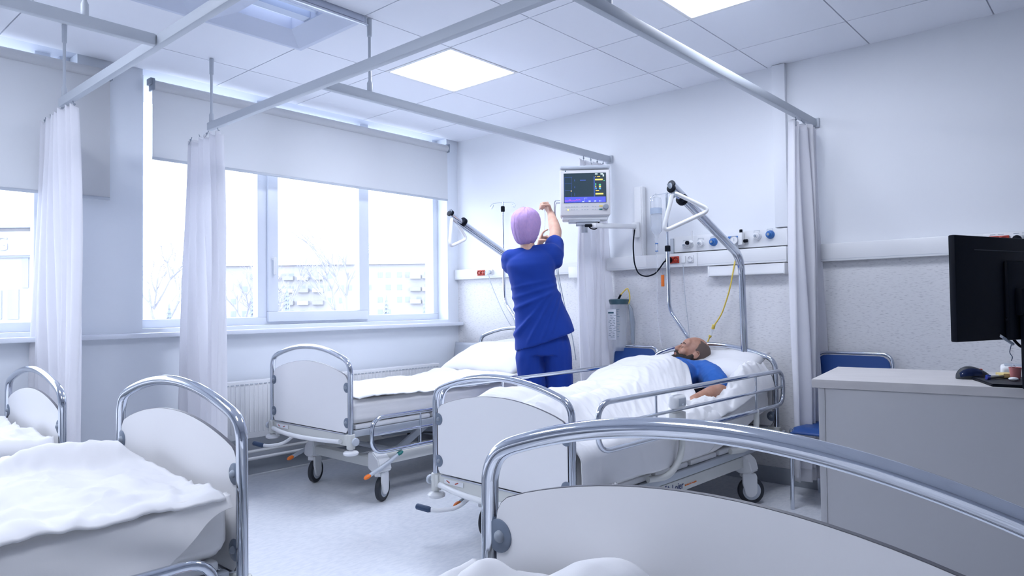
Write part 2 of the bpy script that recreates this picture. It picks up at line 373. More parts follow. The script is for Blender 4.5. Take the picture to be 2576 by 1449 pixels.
# roller blinds
def blind(y0, y1, zb, label):
    t = thing('roller_blind', label, 'blind', (0.045, (y0+y1)/2, 2.5), 0, 'roller blinds')
    h = (y1-y0)/2
    obj('blind_fabric', bx((-0.0015, -h, zb-2.5), (0.0015, h, 0.03)), 'blind', t)
    obj('bottom_bar', bx((-0.006, -h, zb-2.5-0.012), (0.006, h, zb-2.5+0.006), 0.003), 'lgrey', t)
    bm = BM(); cyl(bm, (0.0, -h, 0.035), (0.0, h, 0.035), 0.030, seg=20)
    obj('roller_tube', bm, 'blind', t)
    bm = BM()
    for s in (-1, 1): box(bm, (-0.042, s*h-0.006, -0.0), (0.03, s*h+0.006, 0.07), 0.003); box(bm, (-0.044, s*(h+0.006)-0.012, 0.035), (0.02, s*(h+0.006)+0.012, 0.075), 0.003)
    obj('bracket', bm, 'grey', t)
    return t
blind(-2.66, -0.165, 2.08, 'wide pale grey roller blind half drawn over the three pane window')
blind(-4.80, -2.90, 1.80, 'pale grey roller blind drawn low on the left window')

# radiator
t = thing('radiator', 'long white panel radiator under the wide window', 'radiator', (0.10, -1.375, 0))
L = 1.015
bm = BM(); box(bm, (-0.035, -L, 0.27), (0.035, L, 0.655), 0.006)
n = 62
for k in range(n):
    y = -L+0.03+(2*L-0.06)*k/(n-1); box(bm, (0.035, y-0.006, 0.31), (0.039, y+0.006, 0.62), 0.003, 1)
obj('radiator_panel', bm, 'white', t)
bm = BM()
for k in range(60):
    y = -L+0.03+(2*L-0.06)*k/59; box(bm, (0.036, y-0.010, 0.628), (0.0395, y+0.010, 0.635))
obj('grille', bm, 'lgrey', t)
bm = BM(); tube(bm, [(-0.02, -L-0.3, 0.17), (-0.02, L-0.1, 0.17), (-0.02, L-0.1, 0.28)], 0.011, fr=0.03); tube(bm, [(0.02, -L-0.3, 0.13), (0.02, L-0.03, 0.13), (0.02, L-0.03, 0.28)], 0.011, fr=0.03)
obj('pipe', bm, 'white', t)

# ================================================================ curtain tracks and curtains
TZ = 2.20
def rail(bm, p0, p1, w=0.032, h=0.046):
    p0, p1 = V(p0), V(p1); d = (p1-p0); l = d.length; d.normalize(); s = V((-d.y, d.x, 0))
    mx = Matrix(((d.x, s.x, 0, p0.x), (d.y, s.y, 0, p0.y), (0, 0, 1, p0.z), (0, 0, 0, 1)))
    box(bm, (0, -w/2, 0), (l, w/2, h), 0.004, 2, mx)
def dropper(t, x, y):
    bm = BM(); tube(bm, [(x, y, TZ+0.04), (x, y, TZ+0.05), (x, y, TZ+0.09), (x, y, TZ+0.105), (x, y, HC-0.10), (x, y, HC-0.095), (x, y, HC-0.005)],
                    [0.010, 0.014, 0.014, 0.0075, 0.0075, 0.012, 0.013], seg=12)
    return obj('dropper', bm, 'lgrey', t)
t = thing('curtain_track', 'white ceiling hung curtain track around the middle and right bays', 'curtain track')
bm = BM(); rail(bm, (0.47, -2.50, TZ), (3.155, -2.50, TZ)); obj('track', bm, 'lgrey', t)
bm = BM(); rail(bm, (1.65, -2.485, TZ), (1.65, -0.012, TZ)); obj('track', bm, 'lgrey', t)
bm = BM(); rail(bm, (3.14, -2.485, TZ), (3.14, -0.012, TZ)); obj('track', bm, 'lgrey', t)
bm = BM(); box(bm, (1.62, -0.02, TZ-0.005), (1.68, 0, TZ+0.05), 0.003); box(bm, (3.11, -0.02, TZ-0.005), (3.17, 0, TZ+0.05), 0.003); obj('wall_bracket', bm, 'lgrey', t)
for x, y in ((0.50, -2.50), (1.65, -2.21), (3.14, -2.24)): dropper(t, x, y)
t = thing('curtain_track', 'white ceiling hung curtain track crossing the top left corner', 'curtain track')
bm = BM(); rail(bm, (0.40, -3.25, TZ), (4.0, -3.25, TZ)); obj('track', bm, 'lgrey', t)
bm = BM(); rail(bm, (1.64, -6.0, TZ), (1.64, -3.268, TZ)); obj('track', bm, 'lgrey', t)
for x, y in ((0.44, -3.25), (1.64, -3.52)): dropper(t, x, y)

def curtain(label, x, y, along, wt, wb, zb, folds, hooks, seed, depth=0.036):
    """bunched curtain hanging under a track; along=(dx,dy) track direction"""
    t = thing('curtain', label, 'curtain', (x, y, TZ-0.02), math.atan2(along[1], along[0]), 'white cubicle curtains')
    h = TZ-0.02-zb; rnd = random.Random(seed)
    ph = [rnd.uniform(-0.5, 0.5) for _ in range(folds*2+1)]; am = [rnd.uniform(0.6, 1.3) for _ in range(folds*2+1)]
    def fn(u, v):       # u 0..1 across, v 0..1 down
        k = u*folds*2; i = int(min(k, folds*2-0.001)); f = k-i
        a = am[i]*(1-f)+am[min(i+1, folds*2)]*f
        w_ = wt+(wb-wt)*(v**0.8)
        xx = (u-0.5)*w_ + 0.012*math.sin(9*u+3*v+seed)+0.010*math.sin(2.3*v*PI+u*17)
        yy = depth*(0.75+0.5*v)*a*math.sin(u*folds*2*PI+0.5*math.sin(3*v+seed)) + 0.012*math.sin(5*v+u*7)
        zz = -h*v - (0.012*math.sin(u*folds*2*PI*1.0+seed)*(1-v))
        return V((xx, yy, zz-0.01))
    cloth('curtain_fabric', (0, 1, folds*16), (0, 1, 60), fn, 'curtain', t, th=0.003)
    def nrm(u, v): p = fn(u, v); return V((p.x, p.y, p.z))
    cloth('hem', (0, 1, folds*12), (0.965, 1.0, 2), lambda u, v: fn(u, v)+V((0, -0.0035, 0)), 'curtain', t, th=0.002)
    for k in range(hooks):
        u = (k+0.5)/hooks; p = fn(u, 0); q = V((p.x, p.y*0.4, 0.0))
        bm = BM(); tube(bm, [(q.x, 0, 0.022), (q.x, q.y*0.5, 0.005), (p.x, p.y, p.z-0.012)], 0.0022, seg=6)
        ball(bm, (q.x, q.y, 0.004), 0.006, 2)
        obj('curtain_hook', bm, 'grey', t)
    return t
curtain('white gathered curtain hanging before the pier left of the wide window', 0.335, -3.25, (1, 0), 0.58, 0.80, 0.12, 8, 5, 1)
curtain('white gathered curtain hanging in front of the wide window', 0.40, -2.50, (1, 0), 0.46, 0.60, 0.12, 6, 4, 2)
curtain('white narrow curtain hanging behind the patient monitor', 1.65, -0.21, (0, 1), 0.34, 0.38, 0.12, 7, 4, 3, 0.022)
curtain('white gathered curtain on the right between the patient bed and the desk', 3.14, -0.21, (0, 1), 0.30, 0.36, 0.13, 5, 4, 4, 0.05)

# ================================================================ BEDS
W2 = 0.425      # half distance between post centres
TR = 0.0155     # tube radius
def end_board(name, bed, y, zc, out, label=None, bumper=True, sag=0.068):
    """tubular arch with laminate panel at local y; zc = corner top height, out=-1 foot side, +1 head side"""
    p = bpy.data.objects.new(name, None); C.objects.link(p); p.parent = bed; p.empty_display_size = 0.1
    zb = zc-0.425
    n = 14; arc = []
    for k in range(n+1):
        u = -1+2*k/n; arc.append((u*W2*0.90, y, zc+sag*(1-u*u)*1.0+0.0))
    pts = [(-W2, y, zb), (-W2, y, zc-0.075), (-W2+0.004, y, zc-0.045), (-W2+0.018, y, zc-0.018)]+arc+[(W2-0.018, y, zc-0.018), (W2-0.004, y, zc-0.045), (W2, y, zc-0.075), (W2, y, zb)]
    # smooth the shoulder
    sm = [V(q) for q in pts]
    for _ in range(2):
        nn = [sm[0]]
        for a, b in zip(sm, sm[1:]): nn += [a*0.75+b*0.25, a*0.25+b*0.75]
        nn.append(sm[-1]); sm = nn
    q = [sm[0]]
    for s in sm[1:]:
        if (s-q[-1]).length > 0.006: q.append(s)
    o = obj('chrome_arch', tb(q, TR, seg=20), 'chrome', p, ang=60)
    # panel outline
    pw = W2-TR-0.006; zt = zc-0.088; pts = [(-pw, zb+0.03), (-pw+0.015, zb+0.012)]
    pts += [(pw-0.015, zb+0.012), (pw, zb+0.03), (pw, zt-0.040), (pw-0.003, zt-0.024), (pw-0.012, zt-0.009), (pw-0.026, zt+0.002)]
    for k in range(1, 20):
        u = 1-2*k/20; pts.append((u*(pw-0.030), zt+0.005+(sag-0.005)*(1-u*u)))
    pts += [(-pw+0.026, zt+0.002), (-pw+0.012, zt-0.009), (-pw+0.003, zt-0.024), (-pw, zt-0.040)]
    obj('board_panel', prism(BM(), pts, y-0.006, y+0.006, 'y'), 'lam', p, ang=30)
    def inset(s): return [(a*(1+s/pw), b+s*(1 if b > zc-0.2 else -1)) for a, b in pts]
    bm = BM(); prism(bm, inset(0.0008), y-0.0062, y-0.0046, 'y'); prism(bm, inset(0.0008), y+0.0046, y+0.0052, 'y')
    e = obj('edge_band', prism(BM(), inset(0.0010), y-0.0048, y+0.0048, 'y'), 'lamedge', p, ang=30); bm.free()
    for sx in (-1, 1):
        for dz in (0.27, 0.07):
            z = zb+dz+0.0; x = sx*(pw-0.006)
            bm = BM(); lathe(bm, [(0, -0.0095), (0.027, -0.0095), (0.029, -0.0080), (0.029, 0.0080), (0.027, 0.0095), (0, 0.0095)], 24, Matrix.Translation((x, y, z)) @ Matrix.Rotation(PI/2, 4, 'X') )
            k = obj('panel_clip', bm, 'clip', p)
            bm = BM(); lathe(bm, [(0, 0.0185), (0.006, 0.0175), (0.010, 0.013), (0.011, 0.0090), (0, 0.0090)], 16, Matrix.Translation((x+sx*-0.004, y, z)) @ Matrix.Rotation(PI/2, 4, 'X'))
            lathe(bm, [(0, -0.0185), (0.006, -0.0175), (0.010, -0.013), (0.011, -0.0090), (0, -0.0090)], 16, Matrix.Translation((x+sx*-0.004, y, z)) @ Matrix.Rotation(PI/2, 4, 'X'))
            k2 = obj('clip_knob', bm, 'grey', p)
    # corner brackets, cross plate, bumper
    bm = BM()
    for sx in (-1, 1):
        cyl(bm, (sx*W2, y, zb-0.075), (sx*W2, y, zb+0.008), 0.024, seg=20, bev=0.003)
        box(bm, (sx*W2-0.035*(1 if sx > 0 else 0), y-0.02, zb-0.055), (sx*W2+0.035*(0 if sx > 0 else 1), y+0.02, zb+0.004), 0.004)
    box(bm, (-W2+0.02, y-0.012, zb-0.06), (W2-0.02, y+0.012, zb+0.002), 0.004)
    obj('cross_bracket', bm, 'cream', p)
    obj('chrome_strip', bx((-W2+0.05, y-0.014, zb+0.001), (W2-0.05, y+0.014, zb+0.008), 0.002), 'satin', p)
    for sx in (-1, 1):
        bm = BM(); lathe(bm, [(0, -0.006), (0.030, -0.006), (0.042, 0.0), (0.044, 0.010), (0.036, 0.018), (0.012, 0.022), (0.012, 0.03), (0, 0.03)], 28, Matrix.Translation((sx*W2, y, zb-0.105)))
        obj('bumper_disc', bm, 'white', p)
        bm = BM(); lathe(bm, [(0, 0), (0.008, 0), (0.008, 0.012), (0.021, 0.014), (0.024, 0.020), (0.022, 0.030), (0, 0.032)], 10, Matrix.Translation((sx*(W2+0.022), y, zb-0.03)) @ Matrix.Rotation(sx*PI/2, 4, 'Y'))
        obj('clamp_knob', bm, 'lgrey', p)
    if bumper:
        yy = y+out*0.03; b = 0.055
        pts = [(-W2+0.06, yy, zb-0.035)]+[(x*W2, yy+out*b*(1-(x/0.8)**2 if abs(x) < 0.8 else 0), zb-0.038) for x in (-0.8, -0.65, -0.5, -0.25, 0, 0.25, 0.5, 0.65, 0.8)]+[(W2-0.06, yy, zb-0.035)]
        obj('bumper_bar', tb(pts, 0.013, fr=0.05, seg=14), 'white', p)
        bm = BM(); box(bm, (-W2+0.075, yy-out*0.016-0.0005, zb-0.028), (-W2+0.21, yy-out*0.016+0.0005, zb-0.006)); lb = obj('pictogram_label', bm, 'paper', p)
        lb.location = (0, out*0.0005, 0)
        bm = BM()
        for k in (0.105, 0.165):
            mx = Matrix.Translation((-W2+k, yy-out*0.0152+out*0.0012, zb-0.016)) @ Matrix.Rotation(0.35 if k < .15 else -0.35, 4, 'Y')
            box(bm, (-0.012, -0.0004, -0.0022), (0.012, 0.0004, 0.0022), 0, 1, mx)
        obj('pictogram', bm, 'red', p)
    return p

def side_rail(bed, side, zlow, ztop, y0, y1, latch=True):
    p = bpy.data.objects.new('side_rail', None); C.objects.link(p); p.parent = bed
    x = side*0.485
    obj('rail_loop', tb(fillet([(x, y0, zlow), (x, y1, zlow), (x, y1, ztop), (x, y0, ztop)], 0.085, 8, True), 0.0125, seg=14, closed=True), 'chrome', p, ang=60)
    zm = zlow+(ztop-zlow)*0.52
    obj('middle_bar', tb([(x, y0, zm), (x, y1, zm)], 0.008), 'chrome', p)
    for f in (0.24, 0.80):
        yy = y0+(y1-y0)*f; obj('upright_bar', tb([(x, yy, zlow), (x, yy, ztop)], 0.006, seg=10), 'chrome', p)
    for f in (0.36, 0.80):
        yy = y0+(y1-y0)*f
        bm = BM(); tube(bm, [(x, yy, zlow+0.01), (x, yy-0.0, zlow-0.11), (x-side*0.01, yy-0.10, zlow-0.20), (x-side*0.05, yy-0.22, zlow-0.195)] if zlow > 0.45 else [(x, yy, zlow+0.01), (x-side*0.02, yy+0.03, zlow-0.06), (x-side*0.07, yy+0.10, zlow-0.08)], 0.0155, fr=0.09, seg=14)
        obj('support_arm', bm, 'cream', p)
    if latch:
        yy = y0+(y1-y0)*0.34
        bm = BM(); box(bm, (x-0.018, yy-0.05, zlow-0.035), (x+0.018, yy+0.05, zm-0.010), 0.006); obj('latch_box', bm, 'cream', p)
        bm = BM(); box(bm, (x-0.026, yy-0.052, zm+0.004), (x+0.026, yy+0.052, zm+0.072), 0.022, 4); k = obj('latch_grip', bm, 'white', p)
        bm = BM(); box(bm, (x+side*0.0245-0.003, yy-0.030, zm+0.020), (x+side*0.0245+0.003, yy+0.034, zm+0.058), 0.0028, 3); obj('grip_recess', bm, 'lgrey', p)
        bm = BM(); ball(bm, (x+side*0.028, yy+0.004, zm+0.026), 0.005, 2); obj('rivet', bm, 'chrome', p)
    return p

def caster(bed, x, y, turn, pedal):
    p = bpy.data.objects.new('caster', None); C.objects.link(p); p.parent = bed; p.location = (x, y, 0); p.rotation_euler = (0, 0, turn)
    # wheel axis along local x
    bm = BM(); lathe(bm, [(0.052, -0.016), (0.066, -0.017), (0.073, -0.012), (0.075, 0), (0.073, 0.012), (0.066, 0.017), (0.052, 0.016)], 40, Matrix.Translation((0, 0.02, 0.075)) @ Matrix.Rotation(PI/2, 4, 'Y'))
    obj('tyre', bm, 'dark', p)
    bm = BM(); lathe(bm, [(0, -0.015), (0.050, -0.015), (0.056, -0.013), (0.056, 0.013), (0.050, 0.015), (0, 0.015)], 40, Matrix.Translation((0, 0.02, 0.075)) @ Matrix.Rotation(PI/2, 4, 'Y'))
    obj('wheel_hub', bm, 'lgrey', p)
    bm = BM()     # one-sided fork with teardrop cover
    pts = []
    for k in range(13):
        a = PI+PI*k/12; pts.append((0.012+0.036*math.cos(a), 0.078+0.036*math.sin(a)))
    pts += [(0.048, 0.155), (0.040, 0.175), (-0.035, 0.175), (-0.036, 0.12)]
    prism(bm, pts, 0.017, 0.030, 'x', 0.003); prism(bm, [(-0.034, 0.150), (0.05, 0.155), (0.04, 0.175), (-0.034, 0.175)], -0.024, 0.018, 'x', 0.003)
    cyl(bm, (0, 0, 0.165), (0, 0, 0.215), 0.030, 0.036, bev=0.004)
    obj('fork', bm, 'white', p)
    return p
def pedal(bed, x, y, side):
    p = bpy.data.objects.new('brake_pedal', None); C.objects.link(p); p.parent = bed; p.location = (x, y, 0.215); p.rotation_euler = (0, 0, 0)
    bm = BM(); tube(bm, [(0.0, -0.115, -0.035), (0, -0.03, -0.005), (0, 0.03, 0.02), (0, 0.10, 0.055)], [0.011, 0.013, 0.013, 0.010], fr=0.03); obj('lever', bm, 'lgrey', p)
    for yy, zz, m, nm in ((-0.125, -0.038, 'orange', 'pedal_pad'), (0.108, 0.058, 'green', 'pedal_pad')):
        bm = BM(); ball(bm, (0, yy, zz), (0.016, 0.026, 0.012), 3, Matrix.Rotation(0.35, 4, 'X')); tag(obj(nm, bm, m, p), ('orange-red' if m == 'orange' else 'green')+' brake pedal pad')
    return p

def hospital_bed(label, loc, rz, zc, plat, rail_state, head_board=True, under=True, wheels=(0.3, -0.2), L=2.02, ux=0.0, y1=1.72, rb=None):
    """zc corner height of the foot arch, plat height of mattress underside"""
    bed = thing('hospital_bed', label, 'hospital bed', loc, rz)
    end_board('foot_board', bed, 0.0, zc, -1)
    if head_board: end_board('head_board', bed, L, zc+0.055, 1)
    zb = zc-0.425; dp = plat; rb = plat if rb is None else rb
    # lying surface frame
    bm = BM()
    for sx in (-1, 1): box(bm, (sx*0.40-0.016, 0.03, dp-0.070), (sx*0.40+0.016, L-0.03, dp-0.034), 0.004)
    for yy in (0.06, 0.55, 1.05, 1.5, L-0.06): box(bm, (-0.40, yy-0.02, dp-0.065), (0.40, yy+0.02, dp-0.036), 0.004)
    obj('bed_frame', bm, 'lgrey', bed)
    bm = BM(); box(bm, (-0.40, 0.05, dp-0.032), (0.40, 0.62, dp-0.005), 0.008); box(bm, (-0.40, 0.65, dp-0.032), (0.40, 0.95, dp-0.005), 0.008); box(bm, (-0.40, 0.98, dp-0.032), (0.40, 1.25, dp-0.005), 0.008); box(bm, (-0.40, 1.28, dp-0.032), (0.40, L-0.05, dp-0.005), 0.008)
    obj('mattress_platform', bm, 'white', bed)
    if under:
        bm = BM(); y0 = 0.20
        for sx in (-1, 1): box(bm, (ux+sx*0.33-0.02, y0, 0.208), (ux+sx*0.33+0.02, y1, 0.270), 0.005)
        for yy in (y0, y1): box(bm, (ux-0.37, yy-0.03, 0.195), (ux+0.37, yy+0.03, 0.25), 0.006)
        obj('chassis', bm, 'cream', bed)
        bm = BM(); r = 0.30
        for sx in (-1, 1):
            for ya, yb in ((0.45, 0.75), (1.25, 1.55)):
                mxs = [(sx*0.27, ya, 0.235), (sx*0.27, yb, dp-0.07)]
                d = V(mxs[1])-V(mxs[0]); l = d.length; a = math.atan2(d.z, d.y)
                box(bm, (-0.011, 0, -0.022), (0.011, l, 0.022), 0.004, 2, Matrix.Translation(mxs[0]) @ Matrix.Rotation(a, 4, 'X'))
        for yy in (0.45, 1.25): cyl(bm, (-0.33, yy, 0.235), (0.33, yy, 0.235), 0.016)
        for yy in (0.75, 1.55): cyl(bm, (-0.30, yy, dp-0.07), (0.30, yy, dp-0.07), 0.016)
        obj('lift_arm', bm, 'lgrey', bed)
        bm = BM(); box(bm, (-0.07, 0.95, 0.23), (0.07, 1.20, 0.33), 0.015); cyl(bm, (0, 0.55, 0.30), (0, 0.97, 0.29), 0.024); cyl(bm, (0.0, 0.50, 0.305), (0, 0.60, 0.30), 0.014)
        box(bm, (-0.2, 1.3, 0.25), (0.08, 1.48, 0.32), 0.012)
        obj('lift_motor', bm, 'grey', bed)
        bm = BM(); random.seed(3)
        tube(bm, [(0.05, 1.2, 0.30), (0.18, 1.15, 0.24), (0.24, 0.98, 0.26), (0.16, 0.8, 0.29), (0.2, 0.6, 0.31)], 0.006, fr=0.06); tube(bm, [(0.02, 1.3, 0.30), (0.2, 1.32, 0.27), (0.27, 1.1, 0.25), (0.22, 0.9, 0.30)], 0.005, fr=0.06)
        obj('motor_cable', bm, 'dark', bed)
        for sx in (-1, 1):
            for yy, tn in ((y0, wheels[0]), (y1, wheels[1])):
                caster(bed, ux+sx*0.35, yy, tn, None)
                bm = BM(); prism(bm, [(ux+sx*a_, b_) for a_, b_ in ((0.285, 0.19), (0.285, 0.285), (0.33, 0.29), (0.385, 0.25), (0.40, 0.19), (0.38, 0.175), (0.32, 0.175))], yy-0.045, yy+0.045, 'y', 0.006)
                obj('chassis_corner', bm, 'white', bed)
            pedal(bed, ux+sx*0.405, y0-0.01, sx)
    for s, st in zip((-1, 1), rail_state):
        if st == 'up': side_rail(bed, s, rb+0.145, rb+0.345, 0.09, 1.92)
        elif st == 'down': side_rail(bed, s, dp-0.165, dp+0.035, 0.10, 1.62, latch=False)
    # foot push handle under the end
    bm = BM(); tube(bm, [(-0.20, 0.02, zb-0.07), (-0.22, -0.045, zb-0.115), (-0.30, -0.10, zb-0.13), (-0.34, -0.125, zb-0.125)], 0.010, fr=0.05); h = obj('end_handle', bm, 'white', bed)
    bm = BM(); tube(bm, [(-0.325, -0.116, zb-0.128), (-0.335, -0.122, zb-0.126), (-0.385, -0.15, zb-0.115), (-0.39, -0.153, zb-0.114)], [0.010, 0.0145, 0.0145, 0.010]); obj('handle_grip', bm, 'navy', bed)
    return bed

def mattress(bed, z0, h, y0=0.03, y1=1.98, w=0.405, raise_y=None, raise_h=0.0, seed=0, m='linen2', fold=0.006):
    def prof(y):
        if raise_y is None or y < raise_y: return 0
        return raise_h*sstep(0, 1, (y-raise_y)/(y1-raise_y)*0.85+0.0)*1.05
    def fn(u, v):
        # u around: 0 bottom right -> over the top -> bottom left ; v along y
        per = [(w-0.03, 0), (w, 0.025), (w, h-0.03), (w-0.028, h), (-w+0.028, h), (-w, h-0.03), (-w, 0.025), (-w+0.03, 0)]
        seg = [0, 0.04, 0.22, 0.27, 0.73, 0.78, 0.96, 1.0]
        k = 0
        while k < 6 and u > seg[k+1]: k += 1
        f = (u-seg[k])/(seg[k+1]-seg[k]); x = per[k][0]*(1-f)+per[k+1][0]*f; z = per[k][1]*(1-f)+per[k+1][1]*f
        y = y0+(y1-y0)*v; e = min(1, min(v, 1-v)*(y1-y0)/0.035); r = math.sqrt(max(0, 1-(1-e)**2))
        x *= 1-0.035*(1-r); z = h*0.5+(z-h*0.5)*(1-0.25*(1-r))
        n = fb(x*3+seed, y*2.2, z*5, 1.3)*fold + (fb(x*2+5, y*3+seed, z*9, 2.4)*fold*0.8)
        sx = 1 if x > 0 else -1
        return V((x+sx*n*(1 if 0.03 < u < 0.97 else 0), y, z0+z+prof(y)+n*0.4))
    o = cloth('mattress', (0, 1, 90), (0, 1, 120), fn, m, bed, th=0)
    bm = BM(); bm.from_mesh(o.data); bmesh.ops.holes_fill(bm, edges=[e for e in bm.edges if e.is_boundary]); bm.to_mesh(o.data); bm.free()
    return o

def blanket(label, loc, rz, x0, x1, y0, y1, ztop, drop, bump, seed, amp=1.0, nx=110, ny=150, cat='blanket', name='blanket', edge=0.41, lift=0.0, m='linen', warp=None, dropk=None):
    """loose cloth lying on a mattress whose top edge is at |x|=edge; hangs by drop(side,y) beyond"""
    t_ = {}
    def fn(x, y):
        wob = 0.018*math.sin(y*5.1+seed)+0.012*math.sin(y*11.3+seed*2)
        sx = 1 if x > 0 else -1; a = abs(x)
        n = (fb(x*1.6+seed, y*1.1, 0, 2.2, 4)*0.030 + (0.5-abs(fb(x*1.3+y*1.2+seed, y*0.6-x*0.4, 1, 3.1, 3)))**3*0.10*0.6 + fb(x*2+9, y*5, seed, 4.0, 3)*0.008)*amp
        if warp: y = warp(x, y)
        yy = y+0.02*fb(x*2, y, seed+4, 2)
        if a <= edge: return V((x, yy, ztop+lift+n+bump(x, y)))
        s = (a-edge)*(dropk(sx, y) if dropk else 1); r = 0.035
        if s < r*PI/2:
            th = s/r; xx = edge+r*math.sin(th); z = ztop-r*(1-math.cos(th))
        else: xx = edge+r; z = ztop-r-(s-r*PI/2)
        k = sstep(0, 0.06, s)
        out = (0.010+0.015*fb(y*2+seed, z*1.5, 3, 2.5)+0.012*math.sin(y*9+z*6+seed)*min(1, s*6))*k
        return V((sx*(xx+max(out, -0.004)), yy, z+lift*(1-k)+(n+bump(x, y))*(1-k)))
    xl, xr = -edge-drop[0], edge+drop[1]
    if x0 is not None: xl = x0
    if x1 is not None: xr = x1
    o = cloth(name, (xl, xr, nx), (y0, y1, ny), fn, m, None, th=0.005)
    o.location = loc; o.rotation_euler = (0, 0, rz)
    return tag(o, label, cat)

def pillow(label, loc, rot, sx=0.36, sy=0.24, h=0.085, seed=0):
    def fn(u, v):
        pass
    bm = BM(); n = 34; top = []; bot = []
    for sgn, lst in ((1, top), (-1, bot)):
        for i in range(n+1):
            row = []
            for j in range(n+1):
                u, v = -1+2*i/n, -1+2*j/n
                pin = 1-0.10*(u*u)*(1-0)*(abs(v)**2) ; ex = 1+0.06*abs(u*v)
                x = u*sx*(1-0.06*(1-u*u)*v*v)*ex; y = v*sy*(1-0.06*(1-v*v)*u*u)*ex
                z = sgn*h*(max(0, (1-u**4)*(1-v**4)))**0.55 + fb(u*1.6+seed, v*1.6, sgn*2, 1.4, 4)*0.012*(1-max(abs(u), abs(v))**6)
                row.append(bm.verts.new((x, y, z)))
            lst.append(row)
    for lst in (top, bot):
        for i in range(n):
            for j in range(n): bm.faces.new((lst[i][j], lst[i+1][j], lst[i+1][j+1], lst[i][j+1]))
    bmesh.ops.remove_doubles(bm, verts=bm.verts, dist=0.0008)
    o = obj('pillow', bm, 'linen', None, ang=180); o.location = loc; o.rotation_euler = rot
    return tag(o, label, 'pillow')

BC = (0.815, -2.05); BD = (2.44, -2.12); BA = (0.76, -3.46); BB = (2.38, -3.50); BE = (4.13, -3.50)
# --- bed C: rear, empty
bedC = hospital_bed('empty hospital bed by the wide window, standing behind the nurse', (BC[0], BC[1], 0), 0, 0.835, 0.465, ('none', 'down'), wheels=(0.45, -0.3), L=1.93, ux=0.085)
mattress(bedC, 0.465, 0.135, seed=1, y1=1.88, raise_y=1.15, raise_h=0.12)
blanket('white blanket spread flat over the empty bed by the window', (BC[0], BC[1], 0), 0, None, None, 0.06, 1.42, 0.606, (0.10, 0.015),
        lambda x, y: 0.012*math.sin(y*3)+0.06*sstep(1.1, 1.5, y), 2, 0.65)
pillow('white pillow at the head of the empty bed behind the nurse', (BC[0]-0.01, BC[1]+1.66, 0.725), (0.34, 0, 0.03), seed=3)
# --- bed D: patient
AD = -0.035
def ld(x, y): c_, s_ = math.cos(-AD), math.sin(-AD); x -= BD[0]; y -= BD[1]; return (c_*x-s_*y, s_*x+c_*y)
bedD = hospital_bed('hospital bed holding the patient, both chrome side rails raised', (BD[0], BD[1], 0), AD, 0.745, 0.345, ('up', 'up'), wheels=(0.3, -0.75), L=1.96, ux=0.06, y1=1.58, rb=0.385)
mattress(bedD, 0.332, 0.188, seed=5, y1=1.90, raise_y=1.15, raise_h=0.15, w=0.41)
# --- bed A: far left
bedA = hospital_bed('hospital bed at the far left, smallest in view', (BA[0], BA[1], 0), PI, 0.80, 0.44, ('none', 'none'))
mattress(bedA, 0.44, 0.15, seed=8)
blanket('rumpled white blanket on the far left bed', (BA[0], BA[1], 0), PI, None, None, 0.04, 1.9, 0.60, (0.07, 0.04), lambda x, y: 0.07*math.exp(-((x-0.05)/0.2)**2-((y-0.35)/0.25)**2), 7, 1.3)
# --- bed B: left foreground
bedB = hospital_bed('hospital bed in the left foreground with a rumpled blanket', (BB[0], BB[1], 0), PI, 0.85, 0.485, ('down', 'none'))
mattress(bedB, 0.485, 0.165, seed=11, fold=0.004)
def bumpB(x, y):
    return 0.085*math.exp(-((x-0.27)/0.11)**2-((y-0.20)/0.13)**2)+0.060*math.exp(-((x-0.10-0.55*(y-0.1))/0.055)**2)*sstep(0.7, 0.10, y)*sstep(0.03, 0.12, y)+0.012+0.05*sstep(0.45, 1.1, y)*sstep(-0.4, 0.1, x)
blanket('rumpled white blanket on the left foreground bed', (BB[0], BB[1], 0), PI, None, None, 0.050, 1.95, 0.655, (0.028, 0.12), bumpB, 12, 1.15, 150, 220)
# draped sheet on the camera side of bed B with the tucked corner
def fnB(u, v):      # u 0..1 down, v 0..1 along from foot
    y = 0.035+1.9*v; hgt = 0.20*sstep(0.0, 0.12, v)*0.55+0.02+0.13*sstep(0.0, 0.30, v)+0.01
    z = 0.652-u*hgt; x = -0.412-0.018*sstep(0, 0.15, u)
    x -= 0.016*(math.sin((y*1.0+ (0.65-z)*1.7)*10.0)*0.5+0.5)*u*sstep(0, 0.1, v) + 0.012*u
    x -= 0.004*math.sin((y+(0.65-z)*2.2)*23)*u
    return V((x, y, z+0.004*(1-u)))
cs = cloth('hanging_sheet', (0, 1, 40), (0, 1, 160), fnB, 'linen2', bedB, th=0.003)
# --- bed E: right foreground under the camera
bedE = hospital_bed('hospital bed in the right foreground, its chrome arch crossing the photo', (BE[0], BE[1], 0), PI, 0.885, 0.52, ('none', 'none'))
mattress(bedE, 0.52, 0.15, seed=21)
def bumpE(x, y): return 0.105*math.exp(-((x-0.09)/0.12)**2-((y-0.16)/0.10)**2)+0.060*math.exp(-((x-0.295)/0.055)**2-((y-0.14)/0.08)**2)+0.02
blanket('bunched white blanket on the right foreground bed', (BE[0], BE[1], 0), PI, None, None, 0.045, 1.2, 0.68, (0.04, 0.05), bumpE, 22, 0.9)
